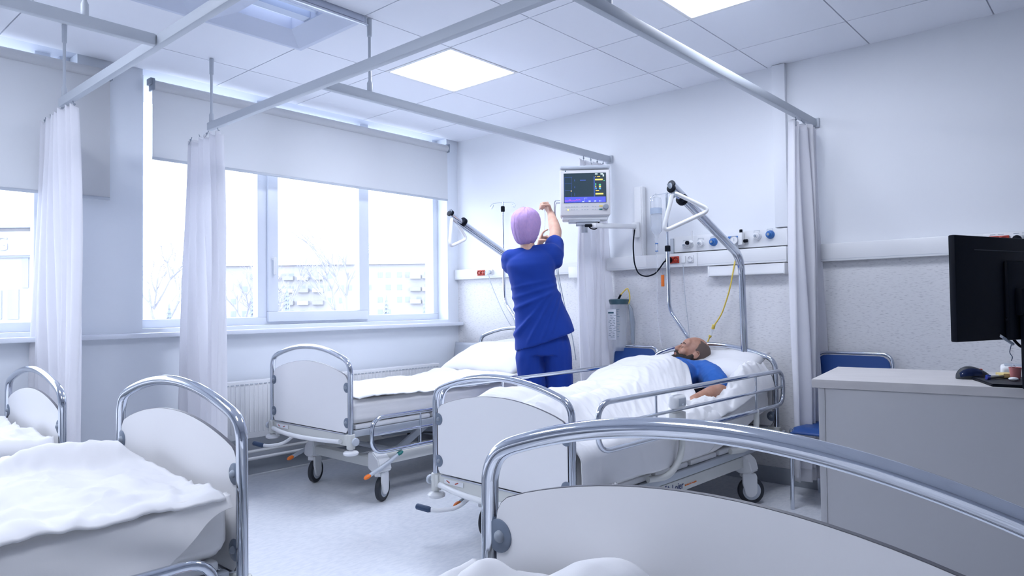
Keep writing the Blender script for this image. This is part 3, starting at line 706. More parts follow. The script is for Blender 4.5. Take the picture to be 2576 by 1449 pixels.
# the logo on the patient bed's chassis
lx = text('maker_lettering', 'Lojer', 0.050, 'logo', Matrix.Translation((0.4115, 0.775, 0.224)) @ Matrix.Rotation(PI/2, 4, 'Z') @ Matrix.Rotation(PI/2, 4, 'X'), bedD)
bm = BM()
mk = Matrix.Translation((0.4105, 0.70, 0.219)) @ Matrix.Rotation(PI/2, 4, 'Z') @ Matrix.Rotation(PI/2, 4, 'X')
prism(bm, [(0, 0), (0.016, 0.046), (0.026, 0.046), (0.014, 0.010), (0.060, 0.010), (0.060, 0)], 0, 0.001); prism(bm, [(0.030, 0.016), (0.040, 0.042), (0.052, 0.030), (0.046, 0.016)], 0, 0.001)
bmesh.ops.transform(bm, matrix=mk, verts=bm.verts); obj('maker_mark', bm, 'logo', bedD, smooth=False)
text('maker_subtitle', 'furniture for hospitals', 0.013, 'orange', Matrix.Translation((0.4115, 0.895, 0.230)) @ Matrix.Rotation(PI/2, 4, 'Z') @ Matrix.Rotation(PI/2, 4, 'X'), bedD)

# ---- trapeze poles and drip poles (parts of the beds)
def trapeze(bed, x, y, zbase, elbow, tip, hang, spread, hrot, hl=1.0):
    """elbow,tip local points; hang: point on the arm the triangular handle hangs from"""
    e, tp = V(elbow), V(tip)
    obj('trapeze_pole', tb(fillet([(x, y, zbase), e, tp], 0.10, 10), 0.0195, seg=20), 'chrome', bed, ang=60)
    # second tube under the arm
    d = (tp-e).normalized(); off = V((0, 0, -1))-d*V((0, 0, -1)).dot(d); off = off.normalized()*0.030
    obj('trapeze_brace', tb([V((x, y, zbase+0.12))+V((-0.005, -0.03, 0)), e+off+V((0, -0.01, -0.05)), e+off+d*0.10, tp+off-d*0.05], 0.011, fr=0.05), 'chrome', bed, ang=60)
    bm = BM(); cyl(bm, tp-d*0.01, tp+d*0.006, 0.0205, bev=0.003); obj('end_cap', bm, 'dark', bed)
    h = V(hang); bm = BM(); cyl(bm, h-d*0.030, h-d*0.0, 0.032, bev=0.005); cyl(bm, h+d*0.105, h+d*0.122, 0.0235, bev=0.003); obj('clamp_ring', bm, 'black', bed)
    hp = bpy.data.objects.new('grab_handle', None); C.objects.link(hp); hp.parent = bed; hp.location = h+d*0.112; hp.rotation_euler = hrot
    bm = BM(); tube(bm, [(0, 0, 0.03), (0, 0, -0.05)], 0.012)
    obj('strap', bm, 'grey', hp)
    w_ = spread
    tri = fillet([(0.0, 0, -0.02), (-w_, 0, -0.23*hl), (w_, 0, -0.23*hl)], [0.03, 0.045, 0.045], 8, True)
    obj('handle_triangle', tb(tri, 0.0115, closed=True, seg=14), 'white', hp, ang=60)
    return hp
trapeze(bedD, *ld(2.745, -0.165), 0.60, (*ld(2.745, -0.20), 1.425), (*ld(2.762, -1.10), 1.765), (*ld(2.762, -1.00), 1.70), 0.138, (0.0, -0.42, YAW-AD), 0.82)
trapeze(bedC, 0.95-BC[0], 1.925, 0.60, (0.95-BC[0], 1.90, 1.43), (0.93-BC[0], -0.98-BC[1], 1.80), (0.935-BC[0], -0.86-BC[1], 1.755), 0.105, (0.0, -0.35, YAW+0.95), 0.95)
def drip_pole(bed, pts, zc1, ztop, x, y, zc2=None):
    p = bpy.data.objects.new('drip_pole', None); C.objects.link(p); p.parent = bed
    obj('lower_tube', tb(fillet(pts+[(x, y, zc1)], 0.06, 8), 0.013, seg=16), 'chrome', p, ang=60)
    bm = BM(); cyl(bm, (x, y, zc1-0.012), (x, y, zc1+0.03), 0.019, bev=0.006); obj('collar', bm, 'black', p)
    obj('upper_tube', tb([(x, y, zc1), (x, y, ztop)], 0.008), 'chrome', p)
    if zc2: bm = BM(); cyl(bm, (x, y, zc2-0.025), (x, y, zc2+0.025), 0.017, 0.017, seg=8, bev=0.008); obj('collar', bm, 'black', p)
    for s in (-1, 1):
        dx, dy = s*0.746, s*0.665*0.4
        q = [(x, y, ztop-0.005), (x+dx*0.11, y+dy*0.11, ztop-0.008), (x+dx*0.145, y+dy*0.145, ztop-0.03), (x+dx*0.135, y+dy*0.135, ztop-0.055), (x+dx*0.115, y+dy*0.115, ztop-0.045), (x+dx*0.105, y+dy*0.105, ztop-0.02)]
        obj('hook', tb(q, 0.0022, fr=0.012, seg=8), 'chrome', p)
    return p
drip_pole(bedD, [(*ld(2.36, -0.16), 0.60), (*ld(2.36, -0.16), 0.90), (*ld(2.215, -0.16), 1.09)], 1.50, 1.89, *ld(2.21, -0.16))
drip_pole(bedC, [(0.80-BC[0], 1.93, 0.60), (0.80-BC[0], 1.93, 1.02), (0.672-BC[0], 1.93, 1.17)], 1.57, 2.00, 0.664-BC[0], 1.93, 1.94)

# ================================================================ HEAD WALL EQUIPMENT
def socket(bm, x, y, z, r=0.020):   # round recess ring facing -Y
    lathe(bm, [(r, 0), (r, 0.006), (r*0.86, 0.006), (r*0.82, -0.001), (0, -0.001)], 24, Matrix.Translation((x, y, z)) @ Matrix.Rotation(PI/2, 4, 'X'))
def trunk(label, x0, x1, z0, z1, d=0.055, cap=True):
    t = thing('service_rail', label, 'wall rail', ((x0+x1)/2, 0, (z0+z1)/2), 0, 'wall service rails')
    h = (x1-x0)/2; q = (z1-z0)/2
    obj('rail_body', bx((-h, -d, -q), (h, -0.005, q), 0.005), 'white', t)
    obj('cover_seam', bx((-h+0.004, -d-0.0008, -q+0.012), (h-0.004, -d+0.001, -q+0.0135)), 'lgrey', t)
    if cap: obj('end_cap', bx((-h-0.008, -d-0.003, -q-0.004), (-h+0.004, -0.005, q+0.004), 0.004), 'white', t)
    return t
# left rail
t = trunk('long white wall rail between the window corner and the narrow curtain', 0.004, 1.44, 1.375, 1.463, cap=False)
ox = -(0.004+1.44)/2
def sockets(t, ox, xs, z, y, reds, w=0.044):
    for x in xs:
        red = x in reds
        obj('socket_plate', bx((x+ox-w/2, y-0.010, z-0.024), (x+ox+w/2, y, z+0.024), 0.003), 'red' if red else 'white', t)
        bm = BM(); socket(bm, x+ox, y-0.010, z, 0.019); obj('socket', bm, mat('socket_red', (0.32, 0.03, 0.02), 0.4) if red else 'white', t)
        bm = BM()
        for s in (-1, 1): cyl(bm, (x+ox+s*0.0085, y-0.0110, z), (x+ox+s*0.0085, y-0.0085, z), 0.0028, seg=10)
        obj('socket_hole', bm, 'grey', t)
sockets(t, ox, (0.325, 0.369, 0.418, 0.462), 0.005, -0.055, (0.325, 0.369))
bm = BM(); cyl(bm, (0.462+ox, -0.066, 0.004), (0.462+ox, -0.092, 0.004), 0.018, bev=0.004); obj('plug', bm, 'lgrey', t)
bm = BM(); box(bm, (1.30+ox, -0.075, -0.075), (1.42+ox, -0.056, 0.012), 0.006); obj('junction_box', bm, 'white', t)
tag(obj('power_cable', tb(fillet([(0.462, -0.09, 1.41), (0.475, -0.09, 1.36), (0.52, -0.08, 1.25), (0.62, -0.07, 1.06), (0.72, -0.055, 0.92), (0.735, -0.05, 0.80)], 0.1, 8), 0.0032, seg=8), 'lgrey'), 'thin grey cable hanging from the left wall sockets toward the empty bed', 'cable')
# right bay rail and gas plate
t = trunk('white wall rail with a red socket above the patient bed', 1.63, 2.97, 1.385, 1.482)
ox = -(1.63+2.97)/2
obj('socket_panel', bx((1.985+ox, -0.062, -0.047), (2.375+ox, -0.0553, 0.047), 0.002), 'white', t)
sockets(t, ox, (2.18, 2.222, 2.330), 0.003, -0.062, (2.18, 2.222))
bm = BM(); cyl(bm, (2.178+ox, -0.073, 0.003), (2.178+ox, -0.105, 0.003), 0.021, bev=0.004); obj('plug', bm, 'black', t)
obj('switch_plate', bx((2.262+ox, -0.072, -0.022), (2.292+ox, -0.0625, 0.026), 0.003), 'white', t)
t = thing('gas_outlet_panel', 'white wall plate of blue and white gas outlets over the patient', 'gas panel', (2.54, 0, 1.542))
obj('plate', bx((-0.35, -0.035, -0.052), (0.430, -0.005, 0.055), 0.004), 'white', t)
obj('data_plate', bx((-0.375, -0.045, -0.055), (-0.352, -0.006, 0.045), 0.002), 'lgrey', t)
def outlet(x, z, m, lab, w=0.0235, capm='grey'):
    p = bpy.data.objects.new('gas_outlet', None); C.objects.link(p); p.parent = t; p.location = (x-2.54, -0.035, z-1.542)
    bm = BM(); lathe(bm, [(w*1.15, 0), (w*1.15, 0.006), (w, 0.008), (w, 0.022), (w*0.86, 0.030), (w*0.60, 0.032), (w*0.55, 0.040), (0, 0.040)], 24, Matrix.Rotation(PI/2, 4, 'X')); o = obj('outlet_body', bm, m, p); tag(o, lab)
    bm = BM(); cyl(bm, (0, -0.039, 0), (0, -0.045, 0), w*0.34); obj('outlet_centre', bm, capm, p)
    bm = BM(); tube(bm, [(-0.018, -0.012, 0.020), (-0.018, -0.010, 0.034), (0.020, -0.010, 0.036), (0.020, -0.012, 0.022)], 0.0013, seg=6); obj('release_clip', bm, 'grey', p)
    return p
outlet(2.285, 1.532, 'white', 'white gas outlet body'); outlet(2.395, 1.538, 'white', 'white gas outlet body')
outlet(2.485, 1.542, 'gasblue', 'light blue gas outlet body'); outlet(2.782, 1.558, 'white', 'white gas outlet body'); outlet(2.878-0.012, 1.562, 'gasblue', 'blue gas outlet body')
bm = BM(); tube(bm, [(-0.215, -0.035, -0.004), (-0.215, -0.060, -0.004), (-0.200, -0.075, 0.012)], [0.018, 0.018, 0.012]); tube(bm, [(-0.200, -0.06, 0.01), (-0.200, -0.06, 0.085)], 0.006); obj('flow_meter', bm, 'white', t)
bm = BM(); cyl(bm, (-0.225, -0.068, 0.004), (-0.225, -0.092, 0.004), 0.0135, bev=0.004); obj('flow_knob', bm, 'black', t)
p = bpy.data.objects.new('vacuum_regulator', None); C.objects.link(p); p.parent = t; p.location = (0.125, -0.035, 0.0)
obj('regulator_body', bx((-0.065, -0.040, -0.002), (0.010, 0, 0.026), 0.004), 'gasblue', p)
bm = BM(); box(bm, (0.005, -0.045, -0.035), (0.035, 0, 0.045), 0.005); obj('valve_body', bm, 'white', p)
bm = BM(); lathe(bm, [(0, 0), (0.026, 0), (0.027, 0.012), (0.024, 0.014), (0.024, 0.010), (0, 0.010)], 28, Matrix.Translation((-0.018, -0.040, -0.002)) @ Matrix.Rotation(PI/2, 4, 'X')); obj('gauge', bm, 'white', p)
bm = BM(); lathe(bm, [(0.0245, 0.010), (0.0275, 0.010), (0.0275, 0.013), (0.0245, 0.013), (0.0245, 0.010)], 28, Matrix.Translation((-0.018, -0.0405, -0.002)) @ Matrix.Rotation(PI/2, 4, 'X')); obj('gauge_bezel', bm, 'grey', p)
bm = BM(); box(bm, (-0.0188, -0.0515, -0.010), (-0.0172, -0.0505, 0.010), 0, 1, None); obj('gauge_needle', bm, 'print', p)
bm = BM(); cyl(bm, (0.018, -0.022, 0.045), (0.018, -0.022, 0.066), 0.010, bev=0.003); cyl(bm, (0.035, -0.022, -0.010), (0.062, -0.022, -0.010), 0.011, bev=0.003); obj('regulator_knob', bm, 'black', p)
bm = BM(); cyl(bm, (-0.008, -0.022, -0.035), (-0.008, -0.022, -0.075), 0.008); obj('hose_port', bm, 'lgrey', p)
# reading lamp under the rail
t = thing('reading_lamp', 'long white tubular bed lamp under the wall rail right of the patient', 'wall lamp', (2.71, 0, 1.345))
bm = BM(); box(bm, (-0.255, -0.075, -0.035), (-0.245, -0.006, 0.035), 0.003); box(bm, (0.245, -0.075, -0.035), (0.255, -0.006, 0.035), 0.003); obj('end_cap', bm, 'white', t)
bm = BM(); prof = [(-0.006, 0.033), (-0.070, 0.033)]+[(-0.070-0.004*math.sin(PI*k/8)+0.02*(1-math.cos(PI*k/8))*0, 0.0-0.033*math.sin(PI*k/16)) for k in range(1, 9)]+[(-0.006, -0.033)]
prism(bm, prof, -0.245, 0.245, 'x'); obj('lamp_body', bm, 'white', t)
# far right rail
t = trunk('white wall rail behind the desk and computer screen', 3.10, 4.9, 1.375, 1.480, 0.05, cap=False)
ox = -(3.10+4.9)/2
obj('socket_panel', bx((3.99+ox, -0.058, -0.046), (4.42+ox, -0.0503, 0.048), 0.002), 'white', t)
sockets(t, ox, (4.035, 4.079, 4.135, 4.19, 4.245), 0.010, -0.058, (4.035, 4.079))
bm = BM(); cyl(bm, (4.135+ox, -0.069, 0.010), (4.135+ox, -0.10, 0.010), 0.020, bev=0.004); obj('plug', bm, 'black', t)
bm = BM()
for x in (4.03, 4.065, 4.13, 4.165): box(bm, (x-0.012+ox, -0.0586, 0.040), (x+0.012+ox, -0.0578, 0.0425))
obj('printed_marks', bm, 'grey', t)
# small thermometer card on the wall by the monitor
tag(obj('wall_card', bx((1.12, -0.014, 1.515), (1.155, -0.004, 1.60), 0.004), 'lgrey'), 'small grey plate on the wall left of the narrow curtain', 'wall plate')

# ================================================================ patient monitor on its wall arm
MP = V((1.86, -0.62, 1.72))
t = thing('patient_monitor', 'vital signs monitor with a lit screen on a white wall arm', 'monitor', (MP.x, MP.y, MP.z), YAW-0.06)
def o2(x, z): return x, z
w_, h_ = 0.165, 0.345
bm = BM(); box(bm, (-w_, 0.0, 0.0), (w_, 0.14, h_-0.02), 0.018, 3); box(bm, (-w_+0.012, 0.012, -0.022), (w_-0.012, 0.125, 0.012), 0.012, 3)
obj('monitor_case', bm, 'white', t)
obj('front_bezel', bx((-w_-0.001, -0.012, 0.006), (w_+0.001, 0.004, h_-0.035), 0.010, 3), mat('bezel_warm_white', (0.74, 0.73, 0.74), 0.4), t)
bm = BM(); box(bm, (-w_, -0.016, h_-0.030), (w_, 0.10, h_-0.006), 0.010, 3); obj('carry_handle', bm, 'lgrey', t)
sx0, sx1, sz0, sz1 = -0.140, 0.140, 0.090, 0.288
scn = obj('screen', bx((sx0, -0.0135, sz0), (sx1, -0.011, sz1)), 'scr', t)
def sq(m, rects, name='readout'):
    bm = BM()
    for (a, b, c, d) in rects:   # fractions of the screen: x0,x1 from left, y0,y1 from top
        box(bm, (sx0+(sx1-sx0)*a, -0.0145, sz1-(sz1-sz0)*d), (sx0+(sx1-sx0)*b, -0.0134, sz1-(sz1-sz0)*c))
    return obj(name, bm, m, scn, smooth=False)
sq('e_blue', [(0.015, 0.985, 0.80, 0.985)], 'menu_bar')
sq('e_line', [(0.705, 0.735, 0.12, 0.80), (0.02, 0.20, 0.125, 0.135), (0.02, 0.19, 0.345, 0.355), (0.02, 0.19, 0.57, 0.58), (0.02, 0.025, 0.13, 0.80), (0.18, 0.186, 0.13, 0.80), (0.25, 0.265, 0.21, 0.27), (0.25, 0.265, 0.44, 0.50), (0.25, 0.26, 0.66, 0.76), (0.385, 0.52, 0.225, 0.26)], 'channel_grid')
sq('e_yel', [(0.74, 0.92, 0.205, 0.255), (0.745, 0.93, 0.68, 0.73), (0.745, 0.765, 0.44, 0.49), (0.83, 0.875, 0.44, 0.49), (0.75, 0.83, 0.585, 0.605), (0.75, 0.765, 0.12, 0.14), (0.79, 0.86, 0.12, 0.14), (0.165, 0.18, 0.57, 0.62)], 'yellow_value')
sq('e_grn', [(0.745, 0.765, 0.35, 0.42), (0.83, 0.875, 0.38, 0.425), (0.94, 0.965, 0.26, 0.28)], 'green_value')
sq('e_cyan', [(0.745, 0.775, 0.505, 0.555), (0.83, 0.875, 0.505, 0.555)], 'cyan_value')
sq('e_wht', [(0.74, 0.80, 0.02, 0.06), (0.87, 0.93, 0.02, 0.065), (0.92, 0.95, 0.06, 0.13), (0.43, 0.47, 0.945, 0.975), (0.58, 0.63, 0.93, 0.965), (0.71, 0.76, 0.93, 0.965), (0.83, 0.88, 0.93, 0.965), (0.48, 0.485, 0.84, 0.98), (0.48, 0.55, 0.835, 0.845)], 'white_value')
bm = BM(); pts = []
for k in range(40):
    u = k/39; y = 0.03*math.sin(u*60)*0.3+(0.05 if abs(u-0.32) < 0.03 else 0)+(0.04 if 0.62 < u < 0.97 and k % 4 == 0 else 0)+(0.02 if u > 0.62 else 0)
    pts.append((sx0+(sx1-sx0)*(0.02+0.38*u), -0.0150, sz1-(sz1-sz0)*(0.93-y)))
tube(bm, pts, 0.0011, seg=4); obj('wave_trace', bm, 'e_mag', scn)
bm = BM()
for k in range(14):
    if k in (5, 9): continue
    x = -0.13+k*0.0175
    box(bm, (x, -0.0135, 0.062), (x+0.011, -0.011, 0.067)); box(bm, (x, -0.0135, 0.043), (x+0.010, -0.011, 0.048))
obj('key_legend', bm, 'lgrey', t)
obj('yellow_key', bx((0.092, -0.0145, 0.060), (0.115, -0.011, 0.073), 0.003), 'ynote', t)
obj('teal_key', bx((0.092, -0.0145, 0.040), (0.113, -0.011, 0.050), 0.003), 'green', t)
bm = BM(); lathe(bm, [(0, 0.024), (0.015, 0.022), (0.018, 0.016), (0.019, 0.0), (0, 0)], 24, Matrix.Translation((0.135, -0.012, 0.060)) @ Matrix.Rotation(PI/2, 4, 'X')); obj('dial', bm, 'grey', t)
bm = BM(); ball(bm, (-0.113, -0.013, 0.045), 0.0055, 2); obj('status_light', bm, 'e_led', t)
bm = BM(); ball(bm, (-0.128, -0.012, 0.303), (0.004, 0.002, 0.004), 2); obj('badge', bm, 'print', t)
bm = BM(); box(bm, (-0.11, 0.01, -0.034), (0.10, 0.12, -0.020), 0.004); box(bm, (-0.06, 0.02, -0.052), (0.06, 0.11, -0.032), 0.004); cyl(bm, (-0.005, 0.06, -0.10), (-0.005, 0.06, -0.05), 0.022); obj('mount_plate', bm, 'lgrey', t)
# arm to the wall in the monitor's frame
Rz = Matrix.Rotation(-(YAW-0.06), 4, 'Z')
def loc(p): return Rz @ (V(p)-MP)
a0, a1 = loc((1.90, -0.585, 1.66)), loc((1.915, -0.10, 1.69))
bm = BM(); box(bm, (-0.020, 0.0, -0.016), (0.020, (a1-a0).length, 0.016), 0.006, 2, Matrix.Translation(a0) @ (a1-a0).to_track_quat('Y', 'Z').to_matrix().to_4x4()); obj('swing_arm', bm, 'white', t)
bm = BM(); p1 = loc((1.915, -0.08, 1.69)); cyl(bm, p1-V((0, 0, 0.08)), p1+V((0, 0, 0.03)), 0.027, bev=0.004); obj('arm_joint', bm, 'white', t)
bm = BM(); mx = Matrix.Translation(-MP); box(bm, (1.885, -0.050, 1.475), (1.955, -0.005, 1.98), 0.004, 2, Rz @ mx); box(bm, (1.93, -0.056, 1.48), (1.945, -0.049, 1.975), 0.002, 2, Rz @ mx); obj('wall_channel', bm, 'white', t)
bm = BM(); tube(bm, [(0.085, 0.05, -0.01), (0.092, 0.035, -0.05), (0.07, 0.02, -0.085), (0.035, 0.01, -0.080), (0.020, 0.01, -0.060)], 0.0042, fr=0.03, seg=8)
bx2 = (0.0, -0.005, -0.065); box(bm, (-0.005, -0.006, -0.070), (0.045, 0.012, -0.050), 0.006); obj('mains_lead', bm, 'black', t)
bm = BM()
for z, r in ((0.118, 0.0035), (0.103, 0.005)): cyl(bm, (-w_-0.028, 0.05, z), (-w_+0.004, 0.05, z), r)
obj('lead_plug', bm, 'lgrey', t)
tag(obj('monitor_power_cord', tb(fillet([(1.925, -0.115, 1.665), (1.925, -0.14, 1.56), (1.93, -0.135, 1.42), (1.96, -0.13, 1.345), (2.02, -0.12, 1.325), (2.09, -0.12, 1.345), (2.13, -0.13, 1.38), (2.166, -0.13, 1.425), (2.176, -0.105, 1.437)], 0.06, 8), 0.005, seg=10), 'black'),
    'black cord looping from the monitor arm to the red wall socket', 'cord')
def wpt(lx, ly, lz):  # monitor-local to world
    return MP+Matrix.Rotation(YAW-0.06, 3, 'Z') @ V((lx, ly, lz))
q = [wpt(-w_-0.028, 0.05, 0.118), wpt(-w_-0.036, 0.06, 0.112), wpt(-w_-0.040, 0.12, 0.080), wpt(-w_-0.036, 0.26, 0.0), wpt(-w_-0.028, 0.38, -0.14), wpt(-w_-0.02, 0.44, -0.34), wpt(-w_+0.02, 0.44, -0.56), wpt(-w_+0.08, 0.40, -0.82), wpt(-w_+0.10, 0.38, -0.98)]
tag(obj('sensor_cable', tb(fillet(q, 0.09, 8), 0.0034, seg=8), 'grey'), 'grey sensor cable dropping from the left side of the monitor', 'cable')
q2 = [V(p)+V((0.004, 0.006, -0.014)) for p in q[:4]]+[V(p)+V((-0.02, 0.01, 0)) for p in q[4:6]]+[V(q[6])+V((-0.03, 0.02, 0)), V(q[7])+V((-0.05, 0, -0.0))]
tag(obj('sensor_cable', tb(fillet(q2, 0.09, 8), 0.0028, seg=8), 'lgrey'), 'paler second cable beside the grey sensor cable under the monitor', 'cable')

# ================================================================ drip bottle, tubing, yellow hose, tags
t = thing('infusion_bottle', 'clear half full infusion bottle hanging from the patient drip pole', 'infusion bottle', (2.135, -0.175, 1.585))
bm = BM(); lathe(bm, [(0, 0.0), (0.012, 0.0), (0.014, 0.02), (0.036, 0.045), (0.040, 0.07), (0.040, 0.255), (0.034, 0.275), (0.012, 0.285), (0, 0.285)], 28); obj('bottle_body', bm, 'clear', t)
bm = BM(); lathe(bm, [(0, 0.022), (0.034, 0.047), (0.038, 0.07), (0.038, 0.185), (0, 0.185)], 28); obj('liquid', bm, mat_mix('liquid', (0.76, 0.82, 0.92), 'film', 0.25, 0.05), t)
bm = BM(); lathe(bm, [(0.0405, 0.165), (0.0405, 0.205)], 28); obj('label_band', bm, mat('pale_blue_label', (0.55, 0.64, 0.78), 0.5), t)
bm = BM(); cyl(bm, (0, 0, -0.03), (0, 0, 0.0), 0.010); cyl(bm, (0, 0, -0.085), (0, 0, -0.035), 0.0085); obj('drip_chamber', bm, 'clear', t)
bm = BM(); cyl(bm, (0, 0, -0.04), (0, 0, -0.034), 0.0105); cyl(bm, (0, 0, -0.092), (0, 0, -0.086), 0.0105); obj('chamber_ring', bm, 'gasblue', t)
bm = BM(); tube(bm, [(0, 0, 0.285), (0, 0.0, 0.31)], 0.002, seg=6); obj('hanger_loop', bm, 'lgrey', t)
tag(obj('infusion_tube', tb(fillet([(2.135, -0.175, 1.49), (2.135, -0.18, 1.3), (2.14, -0.19, 1.0), (2.18, -0.20, 0.82)], 0.1), 0.0016, seg=6), 'clear'), 'thin clear tube under the infusion bottle', 'tube')
t = thing('orange_tag', 'small orange tag on a cord below the wall rail', 'tag', (2.132, -0.10, 1.30)); 
bm = BM(); box(bm, (-0.010, -0.004, -0.045), (0.014, 0.004, 0.035), 0.003); obj('tag_body', bm, 'orange', t)
bm = BM(); tube(bm, [(0, 0, 0.035), (0, 0.01, 0.09), (0, 0.034, 0.1)], 0.0015, seg=6); obj('tag_cord', bm, 'lgrey', t)
tag(obj('call_cord', tb(fillet([(2.277, -0.075, 1.40), (2.278, -0.06, 1.2), (2.30, -0.05, 0.95), (2.31, -0.045, 0.75)], 0.1), 0.0025, seg=6), 'lgrey'), 'thin white cord hanging from the wall switch beside the red socket', 'cord')
t = thing('oxygen_hose', 'yellow hose running from the gas gauge down behind the patient', 'hose')
obj('hose', tb(fillet([(2.657, -0.058, 1.462), (2.655, -0.095, 1.40), (2.62, -0.10, 1.22), (2.56, -0.10, 1.06), (2.505, -0.105, 0.985)], 0.12, 8), 0.0048, seg=10), 'yellow', t)
bm = BM(); cyl(bm, (2.508, -0.105, 0.995), (2.499, -0.105, 0.965), 0.011, bev=0.003); cyl(bm, (2.484, -0.108, 0.925), (2.478, -0.11, 0.912), 0.010, bev=0.003); obj('connector', bm, 'yellow', t)
bm = BM(); cyl(bm, (2.499, -0.105, 0.965), (2.484, -0.108, 0.925), 0.009); obj('joint', bm, 'clear', t)
obj('hose_end', tb(fillet([(2.478, -0.11, 0.912), (2.455, -0.12, 0.855), (2.43, -0.13, 0.80)], 0.05), 0.0046, seg=10), 'yellow', t)
# suction canister
t = thing('suction_canister', 'clear ribbed suction canister with a dark lid on the wall behind the blue chair', 'canister', (1.765, -0.085, 0.80))
bm = BM(); lathe(bm, [(0, 0), (0.052, 0), (0.055, 0.01), (0.062, 0.30), (0.066, 0.335), (0, 0.335)], 32); obj('jar', bm, 'clear', t)
bm = BM(); lathe(bm, [(0, 0.375), (0.060, 0.375), (0.074, 0.370), (0.074, 0.362), (0.066, 0.335), (0, 0.335)], 32); obj('lid', bm, mat('smoky_lid', (0.05, 0.11, 0.14), 0.3), t)
obj('paper_label', bx((-0.056, -0.064, 0.08), (0.012, -0.060, 0.30), 0.001), 'paper', t)
bm = BM(); rnd = random.Random(5); box(bm, (-0.052, -0.0655, 0.270), (-0.005, -0.0640, 0.281))
for k in range(14):
    z = 0.255-k*0.012; 
    for q in range(2): x = -0.050+rnd.uniform(0, 0.02)+q*0.028; box(bm, (x, -0.0652, z), (x+rnd.uniform(0.010, 0.022), -0.0640, z+0.0025))
for k in range(12): z = 0.30-k*0.018; box(bm, (0.022, -0.0645, z), (0.022+(0.022 if k % 3 == 0 else 0.012), -0.0615, z+0.003))
obj('printed_scale', bm, 'print', t)
bm = BM(); tube(bm, [(0.0, -0.01, 0.37), (0.02, -0.02, 0.39), (0.035, -0.03, 0.405)], 0.008, fr=0.01); obj('spout', bm, 'black', t)
bm = BM(); tube(bm, [(0.035, -0.03, 0.405), (0.075, -0.02, 0.445), (0.085, -0.015, 0.45), (0.095, -0.01, 0.42), (0.10, -0.01, 0.37), (0.085, -0.01, 0.33)], 0.0045, fr=0.02); obj('yellow_tube', bm, 'yellow', t)
bm = BM(); tube(bm, [(0.085, -0.01, 0.345), (0.105, -0.01, 0.30), (0.118, -0.01, 0.20), (0.118, -0.01, 0.05)], [0.004, 0.016, 0.020, 0.012]); obj('liner_bag', bm, 'smoke', t)

# ================================================================ chairs
def steel_chair(label, loc, rz, shell, w=0.21, group='blue visitor chairs'):
    t = thing('visitor_chair', label, 'chair', loc, rz, group)
    # faces local -y; back at +y
    def seatfn(u, v):   # u -1..1 , v 0..1 front->back
        x = u*w*(1-0.05*v); y = -0.20+0.40*v; z = 0.455-0.030*sstep(0.18, 0, v)*1.0-0.012*math.sin(PI*v)*(1-0.4*u*u)-0.006*v
        if abs(u) > 0.85: z -= 0.010*((abs(u)-0.85)/0.15)**2
        return V((x, y, z))
    o = cloth('seat', (-1, 1, 20), (0, 1, 20), seatfn, shell, t, th=0.010)
    def backfn(u, v):
        x = u*(w-0.012); y = 0.205+0.045*v-0.018*(1-u*u); z = 0.60+0.225*v
        c = 0.045
        if abs(u) > 0.78 and v > 0.8: pass
        return V((x, y, z))
    pts = [(-w+0.012, 0.0), (w-0.012, 0.0), (w-0.012, 0.17)]+[(w-0.012-0.055*(1-math.cos(a)), 0.17+0.055*math.sin(a)) for a in (0.4, 0.8, 1.2, PI/2)]
    pts += [(-w+0.012+0.055*(1-math.cos(a)), 0.17+0.055*math.sin(a)) for a in (PI/2, 1.2, 0.8, 0.4)]+[(-w+0.012, 0.17)]
    bm = BM(); prism(bm, pts, -0.006, 0.006, 'y', 0.003)
    bmesh.ops.transform(bm, matrix=Matrix.Translation((0, 0.215, 0.60)) @ Matrix.Rotation(-0.14, 4, 'X'), verts=bm.verts)
    obj('backrest', bm, shell, t)
    for s in (-1, 1):
        obj('leg', tb([(s*(w-0.005), -0.185, 0.0), (s*(w-0.005), -0.175, 0.43)], 0.0105), 'chrome', t)
        obj('leg', tb([(s*(w-0.005), 0.26, 0.0), (s*(w-0.005), 0.20, 0.42)], 0.0105), 'chrome', t)
    fr_ = fillet([(-w+0.002, -0.175, 0.43), (-w+0.002, 0.19, 0.432), (-w+0.002, 0.222, 0.60), (-w+0.002, 0.258, 0.836), (w-0.002, 0.258, 0.836), (w-0.002, 0.222, 0.60), (w-0.002, 0.19, 0.432), (w-0.002, -0.175, 0.43)], [0.0, 0.04, 0.0, 0.065, 0.065, 0, 0.04, 0], 8)
    obj('tube_frame', tb(fr_, 0.009), 'chrome', t)
    bm = BM(); tube(bm, [(-w, -0.16, 0.425), (w, -0.16, 0.425)], 0.009); tube(bm, [(-w, 0.17, 0.425), (w, 0.17, 0.425)], 0.009); obj('cross_tube', bm, 'chrome', t)
    bm = BM()
    for s in (-1, 1): 
        ball(bm, (s*(w-0.03), 0.218+0.01, 0.68), 0.006, 2)
    obj('rivet', bm, 'chrome', t)
    return t
steel_chair('blue chair against the wall between the patient bed and the desk', (3.345, -0.325, 0), 0, 'chairblue')
steel_chair('blue chair half hidden behind the patient bed, below the canister', (1.905, -0.345, 0), 0.0, 'chairblue', 0.180)
t = thing('plastic_chair', 'pale grey moulded chair in the corner by the radiator', 'chair', (0.235, -0.335, 0), 0.0)
def gb(u, v):
    return V((u*0.205*(1-0.10*v), 0.20+0.06*v-0.045*(1-u*u), 0.42+0.40*v))
bm = BM()
cloth('backrest', (-1, 1, 24), (0, 1, 16), gb, 'chairgrey', t, th=0.012)
cloth('seat', (-1, 1, 24), (0, 1, 16), lambda u, v: V((u*0.205, -0.22+0.40*v, 0.44-0.02*sstep(0.2, 0, v)-0.012*(1-u*u))), 'chairgrey', t, th=0.012)
